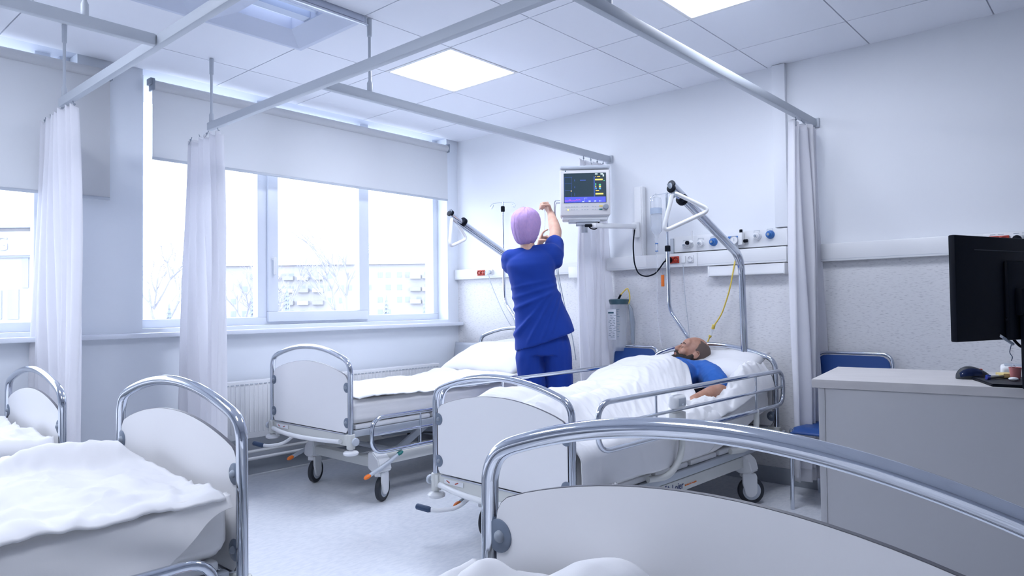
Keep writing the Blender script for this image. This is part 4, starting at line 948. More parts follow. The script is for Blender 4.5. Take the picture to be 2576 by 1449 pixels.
for s in (-1, 1):
    obj('leg', tb([(s*0.18, -0.20, 0), (s*0.17, -0.17, 0.43)], 0.010), 'chrome', t); obj('leg', tb([(s*0.18, 0.22, 0), (s*0.17, 0.15, 0.43)], 0.010), 'chrome', t)

# ================================================================ desk and things on it
DZ = 0.84
DL = V((3.645, -1.661, 0)); DR = V((4.292, -1.569, 0)); dx = (DR-DL).normalized(); DA = math.atan2(dx.y, dx.x)
t = thing('desk', 'grey reception desk with a thick laminate top at the right edge', 'desk', (DL.x, DL.y, 0), DA)
obj('desk_top', bx((0, 0, DZ-0.032), (1.35, 0.60, DZ), 0.002), 'desktop', t)
obj('side_panel', bx((0.022, 0.006, 0), (0.045, 0.585, DZ-0.032), 0.001), 'desk', t)
obj('front_panel', bx((0.0455, 0.008, 0.002), (1.33, 0.028, DZ-0.0325), 0.001), 'desk', t)
obj('side_panel', bx((1.3305, 0.006, 0), (1.345, 0.585, DZ-0.032), 0.001), 'desk', t)
def dp(x, y, z=0): return V((DL.x+dx.x*x-dx.y*y, DL.y+dx.y*x+dx.x*y, DZ+z))
# computer screen
nk = dp(0.70, 0.14)
t = thing('computer_monitor', 'black computer monitor seen from behind on the desk', 'computer monitor', (nk.x, nk.y, DZ), math.atan2(0.35, 0.137)); t.scale = (1, -1, 1)
# local x runs from the near edge (-) to far (+); local +y is the back side facing the camera
bm = BM(); box(bm, (-0.478, -0.005, 0.162), (0.150, 0.016, 0.496), 0.004)
o = obj('screen_shell', bm, 'black', t)
bm = BM(); box(bm, (-0.22, 0.012, 0.16), (0.12, 0.030, 0.42), 0.012); obj('rear_housing', bm, 'black', t)
obj('rear_groove', bx((-0.38, 0.0155, 0.450), (0.14, 0.0175, 0.453)), 'dark', t)
obj('display_panel', bx((-0.47, -0.008, 0.170), (0.142, -0.004, 0.489)), 'dark', t)
bm = BM(); box(bm, (-0.170, 0.035, 0.0), (-0.104, 0.055, 0.33), 0.004); box(bm, (-0.18, 0.022, 0.24), (-0.09, 0.05, 0.33), 0.006); obj('stand_neck', bm, 'black', t)
mpi = (Matrix.Translation((nk.x, nk.y, DZ)) @ Matrix.Rotation(math.atan2(0.35, 0.137), 4, 'Z') @ Matrix.Diagonal((1, -1, 1, 1))).inverted()
bq = [mpi @ V((a, b, DZ)) for a, b in ((4.2045, -1.575), (4.155, -1.45), (4.093, -1.312), (4.30, -1.24), (4.44, -1.28), (4.46, -1.545))]
bm = BM(); prism(bm, [(v.x, v.y) for v in bq], 0.0, 0.010, 'z', 0.003); obj('stand_base', bm, 'black', t)
mpos = math.atan2(0.35, 0.137)
# cables behind the screen
def mpt(x, y, z): return V((nk.x, nk.y, DZ))+Matrix.Rotation(mpos, 3, 'Z') @ V((x, -y, z))
tag(obj('monitor_cable', tb(fillet([(4.2564, -1.638, 1.0724), (4.2665, -1.600, 1.0064), (4.2844, -1.543, 0.974), (4.305, -1.51, 0.966)], 0.05), 0.0045, seg=10), 'black'), 'thick black cable curving under the computer monitor', 'cable')
t = thing('usb_plug', 'grey and white plug sticking out below the computer monitor', 'plug', (4.2419, -1.6624, 1.0162), 0)
d = V((0.0279, 0.0662, -0.0307))
bm = BM(); cyl(bm, d*0.15, d, 0.0048, seg=12, bev=0.0015); obj('plug_body', bm, 'grey', t)
bm = BM(); cyl(bm, (0, 0, 0), d*0.16, 0.0046, seg=12, bev=0.0015); obj('plug_tip', bm, 'white', t)
tag(obj('thin_wire', tb(fillet([(4.2649, -1.6005, 0.984), (4.2593, -1.6046, 0.957), (4.2677, -1.5966, 0.944), (4.2635, -1.5999, 0.931)], 0.02), 0.0013, seg=6), 'navy'), 'thin dark blue wire dangling below the plug', 'wire')
# mouse
mq = dp(0.515, 0.27)
t = thing('computer_mouse', 'dark ergonomic computer mouse with a glossy blue side on the desk', 'mouse', (mq.x, mq.y, DZ), YAW-0.1)
def msh(u, v):
    a = u*PI; r = 0.5+0.5*math.cos(0)
    L_ = -0.062+0.124*v; hgt = 0.048*(max(0, math.sin(PI*min(1, v**0.72)))**0.62)*(1-0.12*v); wd = 0.034*(max(0, math.sin(PI*v))**0.4)
    return V((L_, -wd*math.cos(a), max(0.001, hgt*math.sin(a)**0.8+0.001)))
cloth('mouse_shell', (0, 1, 20), (0, 1, 24), msh, 'dark', t, th=0)
cloth('glossy_side', (0.06, 0.30, 8), (0.05, 0.62, 16), lambda u, v: msh(u, v)+V((0, -0.0008, 0.0003)), mat('glossy_navy', (0.01, 0.02, 0.07), 0.08), t, th=0)
bm = BM(); ball(bm, msh(0.40, 0.66), (0.007, 0.004, 0.0025), 2); obj('red_mark', bm, mat('red_mark', (0.45, 0.06, 0.04), 0.5), t)
# small things by the screen base
def small(name, label, cat, p, rz=0): return thing(name, label, cat, p, rz)
t = small('ballpoint_pen', 'grey pen with a blue end on the monitor base', 'pen', (4.196, -1.385, 0.8555), YAW+0.45)
bm = BM(); cyl(bm, (-0.045, 0, 0), (0.045, 0, 0.002), 0.0045, seg=12); obj('barrel', bm, mat('olive_grey', (0.16, 0.18, 0.16), 0.4), t)
bm = BM(); cyl(bm, (-0.062, 0, 0), (-0.045, 0, 0), 0.0052, seg=12); obj('pen_cap', bm, mat('ink_blue', (0.01, 0.02, 0.30), 0.3), t)
t = small('correction_pen', 'short white pen with blue tips lying behind the grey pen', 'pen', (4.192, -1.345, 0.8555), YAW+0.1)
bm = BM(); cyl(bm, (-0.02, 0.01, 0), (0.022, 0.01, 0), 0.005, seg=12); obj('barrel', bm, 'white', t)
bm = BM(); cyl(bm, (-0.034, 0.01, 0), (-0.02, 0.01, 0), 0.0054, seg=12); cyl(bm, (0.022, 0.01, 0), (0.034, 0.01, 0), 0.0054, seg=12); obj('tip', bm, mat('tip_blue', (0.02, 0.06, 0.35), 0.3), t)
q = (4.218, -1.325, 0.851)
t = small('sticky_note_pad', 'pale yellow block of sticky notes beside the pink cup', 'sticky notes', q, YAW-0.1)
obj('note_block', bx((-0.022, -0.02, 0), (0.022, 0.03, 0.016), 0.002), 'ynote', t)
q = (4.246, -1.345, 0.851)
t = small('paper_clip_cup', 'small translucent pink cup with paper clips by the monitor stand', 'cup', q, 0)
bm = BM(); lathe(bm, [(0, 0), (0.0145, 0), (0.020, 0.040), (0.0188, 0.040), (0.0135, 0.002), (0, 0.002)], 20); obj('cup_body', bm, 'pink', t)
bm = BM()
tube(bm, [(-0.006, -0.004, 0.005), (-0.010, -0.004, 0.045), (-0.004, -0.004, 0.050), (0.0, -0.004, 0.045), (0.002, -0.004, 0.01)], 0.0009, seg=5, fr=0.004); obj('paper_clip', bm, 'satin', t)
q = (4.250, -1.435, 0.851)
bm = BM(); ball(bm, (0, 0, 0.006), (0.015, 0.010, 0.0065), 3); o = obj('eraser', bm, 'white'); o.location = q; tag(o, 'small white rounded eraser in front of the pink cup', 'eraser')
q = dp(0.60, 0.40)
t = small('label_printer', 'low white device behind the monitor stand', 'device', q, DA)
bm = BM(); box(bm, (0.0, -0.07, 0), (0.16, 0.07, 0.045), 0.012, 3); obj('housing', bm, 'white', t); obj('top_cover', bx((0.012, -0.058, 0.044), (0.148, 0.058, 0.047), 0.002), 'grey', t)

# ================================================================ PATIENT'S SHEETS
def bumpD(x, y):   # y from the foot end, heights above the mattress top
    Y = y; x = x+0.035*y
    body = math.exp(-(abs(x)/(0.30 if x > 0 else 0.39))**(3.0 if x > 0 else 5.0))
    prof_ = -0.052*sstep(1.38, 1.56, Y)+0.165+0.03*math.exp(-((Y-0.25)/0.13)**2)+0.02*sstep(0.75, 1.0, Y)+0.06*sstep(1.0, 1.2, Y)+0.045*sstep(1.15, 1.42, Y)
    legs = 1-0.18*math.exp(-(x/0.05)**2)*sstep(0.95, 0.75, Y)
    return prof_*body*legs+0.085*sstep(1.15, 1.9, Y)*0.4*(1-body)+0.02*sstep(0.18, 0.35, x)*sstep(1.0, 1.3, Y)
def warpD(x, y):
    lim = 1.555-0.32*sstep(0.00, 0.34, x)-0.12*sstep(-0.12, -0.35, x)
    return 0.014+(y-0.05)*(lim-0.014)/1.55
blanket('white bedsheet pulled up to the chest of the lying patient', (BD[0], BD[1], 0), AD, None, None, 0.05, 1.60, 0.535, (0.09, 0.185), bumpD, 31, 0.75, 130, 190, 'bedsheet', 'bedsheet',
        warp=warpD, dropk=lambda sx, y: (1.0-0.5*sstep(1.05, 1.25, y)) if sx > 0 else 1.0)
# crumpled duvet between the patient's arm and the near rail
def duv(u, v):      # u across, v along
    Y = -1.30+1.10*v; x = 2.755+0.155*u+0.03*v+0.025*sstep(0.3, 0.55, v)*(1-u)*sstep(0.95, 0.7, v)
    ridge = math.sin(PI*min(1, max(0, u*0.72+0.26)))**0.7
    h = (0.070+0.015*sstep(0.25, 0.5, v)+0.095*sstep(0.5, 0.80, v))*ridge*sstep(0, 0.14, v)
    n = (0.5-abs(fb(Y*3.0, x*4, 3.0, 2.0, 3)))*0.050+fb(Y*5, x*9, 1, 2, 3)*0.018
    return V((x, Y, 0.525+0.13*sstep(0.35, 1.0, v)*0.5+h+n*ridge*sstep(0, 0.1, v)))
d = cloth('duvet', (0, 1, 50), (0, 1, 130), duv, 'linen', None, th=0.012)
tag(d, 'crumpled white duvet bunched between the patient arm and the near side rail', 'duvet')
pillow('large white pillow under the patient head', (2.50, -0.285, 0.725), (0.38, -0.06, 0.02), 0.36, 0.19, 0.072, 9)
# white tissue-like cloth hanging at the foot of the patient bed
def tis(u, v):
    return V((2.915+0.02*math.sin(u*3)+0.012*fb(u*3, v*3, 2), -2.06+0.16*u+0.02*v, 0.375-0.028*v-0.01*math.sin(u*5+v*3)+0.012*fb(u*4, v*3, 5)))
tag(cloth('folded_cloth', (0, 1, 20), (0, 1, 12), tis, 'linen', None, th=0.012), 'small folded white cloth at the foot corner of the patient bed', 'cloth')

# ================================================================ PEOPLE
def capsule(bm, a, b, ra, rb, seg=16):
    a, b = V(a), V(b); d = (b-a)
    if d.length > 1e-5: tube(bm, [a, b], [ra, rb], seg=seg)
    ball(bm, a, ra, 2); ball(bm, b, rb, 2)
def chain(bm, pts, rs, seg=16):
    for (a, b, ra, rb) in zip(pts, pts[1:], rs, rs[1:]): capsule(bm, a, b, ra, rb, seg)
def hand(bm, wrist, d, n, side, curls, s=1.0, thumb=(0.5, 0.6), spread=0.10):
    """wrist point, d finger direction, n palm normal, side=+1/-1 thumb side; curls = per finger list of 3 joint angles"""
    d = V(d).normalized(); n = V(n); n = (n-d*n.dot(d)).normalized(); t = d.cross(n)*side
    wrist = V(wrist)
    L = ((0.040, 0.024, 0.020), (0.044, 0.028, 0.021), (0.041, 0.026, 0.020), (0.032, 0.019, 0.017))
    for i in range(4):
        off = (1.5-i)*0.0195*s; k = wrist+d*(0.082-0.004*abs(i-1.2))*s+t*off
        capsule(bm, wrist+d*0.010*s+t*off*0.55, k, 0.0135*s, 0.0108*s, 12)
        p = k; cur = (d+t*(1.5-i)*spread*0.5).normalized(); r = (0.0092, 0.0095, 0.0090, 0.0080)[i]*s
        ang = 0
        for j in range(3):
            ang += curls[i][j]; base = (d+t*(1.5-i)*spread*0.5).normalized()
            cur = (base*math.cos(ang)+n*math.sin(ang)).normalized(); q = p+cur*L[i][j]*s
            capsule(bm, p, q, r*(1-0.06*j), r*(0.94-0.06*j), 10); p = q
    p = wrist+d*0.018*s+t*0.020*s+n*0.004*s
    v1 = (d*0.6+t*0.75+n*0.2).normalized(); v2 = (d*(1-thumb[0])+t*0.3*(1-thumb[0])+n*thumb[0]).normalized(); v3 = (d*(1-thumb[1])+n*thumb[1]-t*0.2).normalized()
    for v_, l, ra, rb in ((v1, 0.040, 0.0145, 0.0115), (v2, 0.034, 0.0110, 0.0098), (v3, 0.026, 0.0098, 0.0085)):
        q = p+v_*l*s; capsule(bm, p, q, ra*s, rb*s, 10); p = q
def head_bm(male=True):
    t = BM()
    ball(t, (0, -0.012, 0.030), (0.076, 0.096, 0.090), 4); ball(t, (0, 0.020, -0.035), (0.060, 0.068, 0.078), 3)
    ball(t, (0, 0.045, -0.085), (0.040, 0.040, 0.028), 3); ball(t, (0, 0.071, -0.094), (0.022, 0.016, 0.016), 3)
    ball(t, (0, 0.060, 0.035), (0.058, 0.030, 0.045), 3)
    ball(t, (0, 0.080, 0.020), (0.046, 0.010, 0.010), 3)
    for s in (-1, 1):
        ball(t, (s*0.037, 0.058, -0.028), (0.026, 0.026, 0.026), 3)
        ball(t, (s*0.048, 0.015, -0.078), (0.020, 0.040, 0.022), 3, Matrix.Rotation(0, 4, 'Z'))
        ball(t, (s*0.012, 0.098, -0.030), (0.009, 0.010, 0.008), 2)
        ball(t, (s*0.030, 0.0765, 0.000), (0.0155, 0.011, 0.0105), 3)
        ball(t, (s*0.078, -0.008, -0.010), (0.007, 0.018, 0.029), 3, Matrix.Rotation(s*0.35, 4, 'Z')); 
    capsule(t, (0, 0.086, 0.012), (0, 0.106, -0.024), 0.0085, 0.0125, 12)
    ball(t, (0, 0.090, -0.052), (0.024, 0.009, 0.006), 2); ball(t, (0, 0.089, -0.063), (0.021, 0.009, 0.007), 2); ball(t, (0, 0.080, -0.058), (0.030, 0.010, 0.016), 2)
    return t
def frame(loc_, fwd, up, s=1.0):
    fwd = V(fwd).normalized(); up = V(up); up = (up-fwd*up.dot(fwd)).normalized(); r = fwd.cross(up)
    return Matrix(((r.x*s, fwd.x*s, up.x*s, loc_[0]), (r.y*s, fwd.y*s, up.y*s, loc_[1]), (r.z*s, fwd.z*s, up.z*s, loc_[2]), (0, 0, 0, 1)))
def face_bits(root, mx, brow, lipm, eye_open=False):
    for s in (-1, 1):
        bm = BM(); tube(bm, [(s*0.013, 0.0895, 0.022), (s*0.030, 0.0885, 0.027), (s*0.046, 0.078, 0.022)], [0.0028, 0.0034, 0.0018], seg=8); bmesh.ops.transform(bm, matrix=mx, verts=bm.verts); obj('eyebrow', bm, brow, root)
        bm = BM()
        tube(bm, [(s*0.017, 0.0858, -0.0035), (s*0.024, 0.0880, -0.0065), (s*0.032, 0.0882, -0.0070), (s*0.040, 0.0850, -0.0045), (s*0.0445, 0.0810, -0.001)], 0.0011, seg=6)
        bmesh.ops.transform(bm, matrix=mx, verts=bm.verts); obj('eyelashes', bm, 'beard', root)
    bm = BM(); ball(bm, (0, 0.0945, -0.0530), (0.019, 0.0055, 0.0036), 3); ball(bm, (0, 0.0940, -0.0610), (0.017, 0.0060, 0.0044), 3)
    bmesh.ops.transform(bm, matrix=mx, verts=bm.verts); obj('lips', bm, lipm, root)

# ---------------- the nurse
NP = V((1.70, -0.945, 0))
nurse = thing('person', 'person in dark blue scrubs and a lilac cap, back turned, raising both hands', 'person', NP, YAW)
bm = BM()
sL, sR = V((-0.150, 0.005, 1.435)), V((0.105, 0.0, 1.445))
# trunk
chain(bm, [(0.02, 0.0, 0.92), (0.01, 0.0, 1.05), (-0.01, 0.0, 1.20), (-0.03, 0.0, 1.33), (-0.035, 0.0, 1.40)], [0.115, 0.105, 0.105, 0.12, 0.10])
for x, r in ((-0.055, 0.085), (0.10, 0.085)): ball(bm, (x, 0, 0.92), r, 3)
capsule(bm, sL, sR, 0.046, 0.046)
chain(bm, [(-0.04, 0.0, 1.44), (-0.052, 0.012, 1.51), (-0.060, 0.025, 1.575)], [0.062, 0.047, 0.046])
# legs
chain(bm, [(-0.050, 0, 0.88), (-0.040, 0.01, 0.50), (-0.025, -0.01, 0.10)], [0.083, 0.055, 0.036]); chain(bm, [(0.110, 0, 0.88), (0.140, 0.01, 0.50), (0.150, -0.01, 0.10)], [0.083, 0.055, 0.036])
for x in (-0.025, 0.150): chain(bm, [(x, -0.02, 0.055), (x, 0.13, 0.04)], [0.035, 0.028])
# right arm: shoulder, elbow, wrist
eR, wR = V((0.142, 0.20, 1.630)), V((0.118, 0.345, 1.772))
chain(bm, [sR, (0.124, 0.10, 1.530), eR, eR*0.6+wR*0.4, wR], [0.044, 0.042, 0.041, 0.038, 0.025])
hand(bm, wR, (-0.42, 0.30, 0.86), (-0.75, -0.45, -0.35), 1, [(1.35, 1.45, 1.0), (1.3, 1.5, 1.1), (1.25, 1.4, 1.1), (0.95, 1.1, 0.8)], 0.94, (0.75, 0.9))
# left arm
eL, wL = V((-0.140, 0.28, 1.385)), V((0.030, 0.375, 1.535))
chain(bm, [sL, (-0.150, 0.14, 1.42), eL, eL*0.55+wL*0.45, wL], [0.044, 0.042, 0.040, 0.037, 0.025])
hand(bm, wL, (0.38, 0.25, 0.89), (0.80, -0.35, 0.0), -1, [(0.10, 0.5, 0.35), (0.95, 1.1, 0.6), (1.1, 1.2, 0.8), (1.2, 1.2, 0.9)], 0.92, (0.8, 0.9))
hmx = frame((-0.066, 0.035, 1.642), (0.25, 0.93, 0.27), (0.0, -0.25, 1.0), 0.97)
h = head_bm(); bmesh.ops.transform(h, matrix=hmx, verts=h.verts); join(bm, h)
body = obj('body', bm, 'skin', nurse, ang=180); mods(body, 0.0050, 5); bake(body)
face_bits(nurse, hmx, 'stubble', 'lips')
# cap
bm = BM()
prof = [(0.0, -0.112), (0.040, -0.110), (0.062, -0.095), (0.082, -0.060), (0.094, -0.015), (0.0985, 0.025), (0.095, 0.062), (0.080, 0.095), (0.050, 0.118), (0.020, 0.128), (0, 0.129)]
ring_n = 64; rings = []
cmx = frame((-0.064, 0.008, 1.638), (0.25, 0.95, 0.1), (-0.02, -0.20, 1.0))
t_ = BM()
for (r, z) in prof:
    rr = []
    for k in range(ring_n):
        a = 2*PI*k/ring_n; q = r*(1+0.020*math.sin(a*9+z*10)*(0.3+min(1, abs(z)*6))+0.03*fb(math.cos(a)*2, math.sin(a)*2, z*9, 1.2))
        dz = -0.045*max(0, math.sin(a))*(1 if z > 0.0 else 1.0)*0 + (0.055*max(0, math.sin(a)) if z < -0.03 else 0)
        rr.append(t_.verts.new((q*0.98*math.cos(a), q*1.14*math.sin(a), z+dz)))
    rings.append(rr)
for A, B in zip(rings, rings[1:]):
    for k in range(ring_n): t_.faces.new((A[k], A[(k+1) % ring_n], B[(k+1) % ring_n], B[k]))
bmesh.ops.remove_doubles(t_, verts=t_.verts, dist=0.0005)
bmesh.ops.transform(t_, matrix=cmx, verts=t_.verts)
capo = obj('surgical_cap', t_, 'cap', nurse, ang=180); mods(capo, sub=2)
def capdisp(c):
    l = cmx.inverted() @ c; a = math.atan2(l.y, l.x)
    pl = (0.5-abs(fb(math.cos(a)*1.6+3, l.z*5, math.sin(a)*1.6, 1.5, 2)))**2
    return 0.012*pl+0.0025*fb(a*3, l.z*30, 0, 1.5)-0.0035*math.exp(-((l.z+0.056)/0.0035)**2)
bake(capo, capdisp)
# scrub top
def loft(rings, n=56, cap=True):
    t = BM(); R = []
    for (z, cx, rx, cy, ry, tl) in rings:
        rr = []
        for k in range(n):
            a = 2*PI*k/n; c, s_ = math.cos(a), math.sin(a); e = 0.82
            x = cx+rx*math.copysign(abs(c)**e, c); y = cy+ry*math.copysign(abs(s_)**e, s_)
            rr.append(t.verts.new((x, y, z+(x-cx)*tl)))
        R.append(rr)
    for A, B in zip(R, R[1:]):
        for k in range(n): t.faces.new((A[k], A[(k+1) % n], B[(k+1) % n], B[k]))
    if cap: t.faces.new(R[0][::-1]); t.faces.new(R[-1])
    return t
bm = loft([(0.905, 0.050, 0.193, 0.0, 0.150, 0.335), (0.99, 0.042, 0.182, 0.0, 0.145, 0.22), (1.09, 0.026, 0.167, 0.0, 0.135, 0.10), (1.18, 0.004, 0.156, 0.0, 0.130, 0.03), (1.26, -0.016, 0.150, 0.0, 0.128, 0), (1.33, -0.032, 0.150, 0.0, 0.132, 0),
           (1.39, -0.036, 0.160, 0.0, 0.130, 0.02), (1.435, -0.034, 0.150, 0.0, 0.112, 0.06), (1.468, -0.036, 0.118, 0.003, 0.090, 0.12), (1.492, -0.040, 0.080, 0.008, 0.070, 0.22)])
t = BM()
chain(t, [(-0.060, 0.0, 1.455), (-0.110, 0.0, 1.447), (-0.150, 0.01, 1.436)], [0.060, 0.062, 0.066]); chain(t, [(-0.015, 0.0, 1.465), (0.05, 0.0, 1.470), (0.100, 0.01, 1.475)], [0.060, 0.062, 0.066]); ball(t, (0.085, 0.01, 1.44), 0.07, 3)
chain(t, [sL+V((0.02, 0, 0)), (-0.158, 0.03, 1.435), (-0.158, 0.11, 1.410), (-0.155, 0.165, 1.400)], [0.068, 0.070, 0.070, 0.068])
ball(t, (-0.172, 0.02, 1.395), (0.046, 0.058, 0.055), 3)
chain(t, [sR+V((-0.02, 0, 0)), (0.115, 0.02, 1.455), (0.122, 0.085, 1.515), (0.127, 0.115, 1.540)], [0.070, 0.068, 0.066, 0.063])
ball(t, (0.128, 0.01, 1.415), (0.046, 0.058, 0.050), 3)
join(bm, t)
top = obj('scrub_top', bm, 'scrub', nurse, ang=180); mods(top, 0.0065, 14); 
def foldtop(c):
    x, y, z = c; d_ = 0
    # long pulls running from low left to high right across the back
    for (x0, z0, sl, wd, am, zl, zh) in ((-0.06, 1.04, 1.25, 0.012, 0.010, 0.90, 1.25), (-0.01, 1.00, 1.9, 0.012, 0.012, 0.88, 1.22), (0.05, 0.99, 2.6, 0.012, 0.010, 0.9, 1.24), (0.10, 1.02, 3.5, 0.010, 0.008, 0.93, 1.26), (-0.10, 1.13, 0.45, 0.014, 0.012, 1.05, 1.24), (-0.09, 1.20, 0.30, 0.013, 0.007, 1.1, 1.3), (-0.08, 1.26, 0.22, 0.012, 0.006, 1.2, 1.33), (-0.12, 0.98, 1.1, 0.012, 0.009, 0.85, 1.1)):
        dist = ((x-x0)*sl-(z-z0))/math.sqrt(1+sl*sl)
        d_ += am*math.exp(-(dist/wd)**2)*sstep(zl, zl+0.05, z)*sstep(zh, zh-0.06, z)
    d_ += 0.007*fb(x*3+2, y*3, z*2.2, 2.2, 3)+0.0035*math.sin(z*62+x*18)*sstep(1.10, 1.16, z)*sstep(1.42, 1.34, z)*(0.5+fb(x*4, y*3, z*3, 1))
    return d_*0.9
bake(top, foldtop)
# trousers
bm = loft([(0.62*0+0.97, 0.035, 0.155, 0, 0.125, 0), (0.90, 0.040, 0.165, 0, 0.130, 0), (0.82, 0.042, 0.170, 0, 0.125, 0)], cap=True)
for (cx0, cx1, cx2) in ((-0.046, -0.028, -0.020), (0.128, 0.146, 0.155)):
    t = loft([(0.90, cx0*0.9+0.004, 0.083, 0, 0.115, 0), (0.80, cx0, 0.086, 0, 0.108, 0), (0.60, cx1, 0.080, 0, 0.095, 0), (0.35, (cx1+cx2)/2, 0.078, 0.0, 0.088, 0), (0.06, cx2, 0.076, -0.0, 0.084, 0)]); join(bm, t)
tr = obj('scrub_trousers', bm, 'scrub', nurse, ang=180); mods(tr, 0.0065, 3)
bake(tr, lambda c: 0.010*fb(c.x*5, c.y*4, c.z*1.6, 2.0, 3)+0.006*math.sin(c.x*70+c.z*6)*(0.5+fb(c.x, c.y, c.z, 5))*sstep(0.97, 0.8, c.z))
for x in (-0.022, 0.153):
    bm = BM(); chain(bm, [(x, -0.035, 0.045), (x, 0.06, 0.045), (x, 0.155, 0.036)], [0.044, 0.047, 0.038]); ball(bm, (x, 0.06, 0.015), (0.05, 0.14, 0.016), 3)
    s_ = obj('clog', bm, 'white', nurse, ang=180); mods(s_, 0.006, 4); bake(s_)
    for v in s_.data.vertices: v.co.z = max(v.co.z, 0.001)
# thin tube between the hands
hu, hl_ = V((0.082, 0.385, 1.775)), V((0.058, 0.405, 1.560))
rzm = Matrix.Rotation(YAW, 3, 'Z')
tag(obj('drip_line', tb(fillet([NP+rzm @ V((0.072, 0.385, 1.82)), NP+rzm @ hu, NP+rzm @ V((0.076, 0.395, 1.66)), NP+rzm @ hl_, NP+rzm @ V((0.03, 0.41, 1.50))], 0.06, 8), 0.0034, seg=8), 'clear'), 'thin clear drip line stretched between the raised hands of the person in scrubs', 'tube')

# ---------------- the patient
patient = thing('person', 'bearded person in a blue gown lying in bed with eyes closed', 'person', (2.44, -1.05, 0.53))
PO = V((2.44, -1.05, 0.53))
def W(p): return V(p)-PO
HC_ = (2.452, -0.310, 0.812)
pmx = frame(W(HC_), (-0.60, -0.50, 0.55), (0.36, 0.50, 0.78), 0.98)
bm = BM()
nb = V((2.455, -0.455, 0.755))
chain(bm, [W((2.43, -1.10, 0.60)), W((2.43, -0.90, 0.625)), W((2.44, -0.68, 0.66)), W((2.445, -0.56, 0.69))], [0.095, 0.100, 0.115, 0.095])
sl_, sr_ = V((2.625, -0.475, 0.715)), V((2.270, -0.46, 0.725))
capsule(bm, W(sl_), W(sr_), 0.058, 0.058)
for q in ((2.51, -0.62, 0.70), (2.38, -0.62, 0.70)): ball(bm, W(q), (0.085, 0.11, 0.085), 3)
chain(bm, [W((2.445, -0.50, 0.72)), W((2.452, -0.43, 0.728)), W((2.450, -0.335, 0.742))], [0.060, 0.052, 0.050])
for x in (2.36, 2.50): chain(bm, [W((x, -1.10, 0.61)), W((x, -1.50, 0.61)), W((x+0.005, -1.88, 0.60))], [0.080, 0.055, 0.038])
for x in (2.36, 2.51): chain(bm, [W((x, -1.90, 0.60)), W((x, -1.95, 0.645))], [0.034, 0.026])
eL2, wL2 = V((2.800, -0.655, 0.640)), V((2.780, -0.935, 0.612))
chain(bm, [W(sl_), W((2.715, -0.565, 0.69)), W(eL2), W(eL2*0.6+wL2*0.4), W(wL2)], [0.058, 0.050, 0.044, 0.041, 0.028])
hand(bm, W(wL2), (-0.35, -0.90, -0.12), (-0.15, 0.05, -0.95), 1, [(0.25, 0.35, 0.2), (0.3, 0.4, 0.3), (0.35, 0.4, 0.3), (0.4, 0.4, 0.3)], 1.0, (0.2, 0.3))
eR2, wR2 = V((2.120, -0.72, 0.64)), V((2.20, -0.96, 0.62))
chain(bm, [W(sr_), W((2.19, -0.58, 0.69)), W(eR2), W(eR2*0.6+wR2*0.4), W(wR2)], [0.058, 0.050, 0.044, 0.041, 0.028])
hand(bm, W(wR2), (0.35, -0.90, -0.05), (0.15, 0.05, -0.95), -1, [(0.25, 0.35, 0.2), (0.3, 0.4, 0.3), (0.35, 0.4, 0.3), (0.4, 0.4, 0.3)], 1.0, (0.2, 0.3))
h = head_bm(); bmesh.ops.transform(h, matrix=pmx, verts=h.verts); join(bm, h)
body = obj('body', bm, 'skinp', patient, ang=180); mods(body, 0.0048, 4); bake(body)
face_bits(patient, pmx, 'beard', 'lips')
# beard along jaw, chin and upper lip
bm = BM()
ball(bm, (0, 0.062, -0.104), (0.044, 0.042, 0.036), 3); ball(bm, (0, 0.088, -0.088), (0.032, 0.020, 0.022), 3)
for s in (-1, 1):
    chain(bm, [(s*0.067, 0.006, -0.028), (s*0.066, 0.016, -0.058), (s*0.054, 0.038, -0.086), (s*0.028, 0.064, -0.102)], [0.016, 0.026, 0.031, 0.034], 12)
    chain(bm, [(s*0.050, 0.045, -0.062), (s*0.036, 0.070, -0.074)], [0.024, 0.024], 12)
    chain(bm, [(s*0.004, 0.1005, -0.0445), (s*0.020, 0.0945, -0.047), (s*0.031, 0.083, -0.060), (s*0.030, 0.078, -0.078)], [0.0065, 0.0070, 0.0095, 0.013], 10)
bmesh.ops.transform(bm, matrix=pmx, verts=bm.verts)
o = obj('beard', bm, 'beard', patient, ang=180); mods(o, 0.0032, 2); bake(o, lambda c: 0.0015*fb(c.x*60, c.y*60, c.z*60, 2))
t = BM(); ball(t, (0, -0.012, 0.030), (0.0775, 0.0975, 0.0912), 5)
bmesh.ops.delete(t, geom=[f for f in t.faces if not ((lambda c: c.y < 0.010+0.006*fb(c.z*20, c.x*10, 0, 1) and c.z < 0.095 and c.z > -0.055)(f.calc_center_median()))], context='FACES')
bmesh.ops.transform(t, matrix=pmx, verts=t.verts); obj('cropped_hair', t, 'stubble', patient, ang=180)
# inner ear detail
for s in (-1, 1):
    bm = BM(); tube(bm, [(s*0.083, 0.004, 0.012), (s*0.087, -0.010, 0.017), (s*0.088, -0.022, 0.006), (s*0.086, -0.020, -0.014), (s*0.083, -0.008, -0.030)], 0.0034, seg=8)
    bmesh.ops.transform(bm, matrix=pmx, verts=bm.verts); obj('ear_rim', bm, 'skinp', patient)
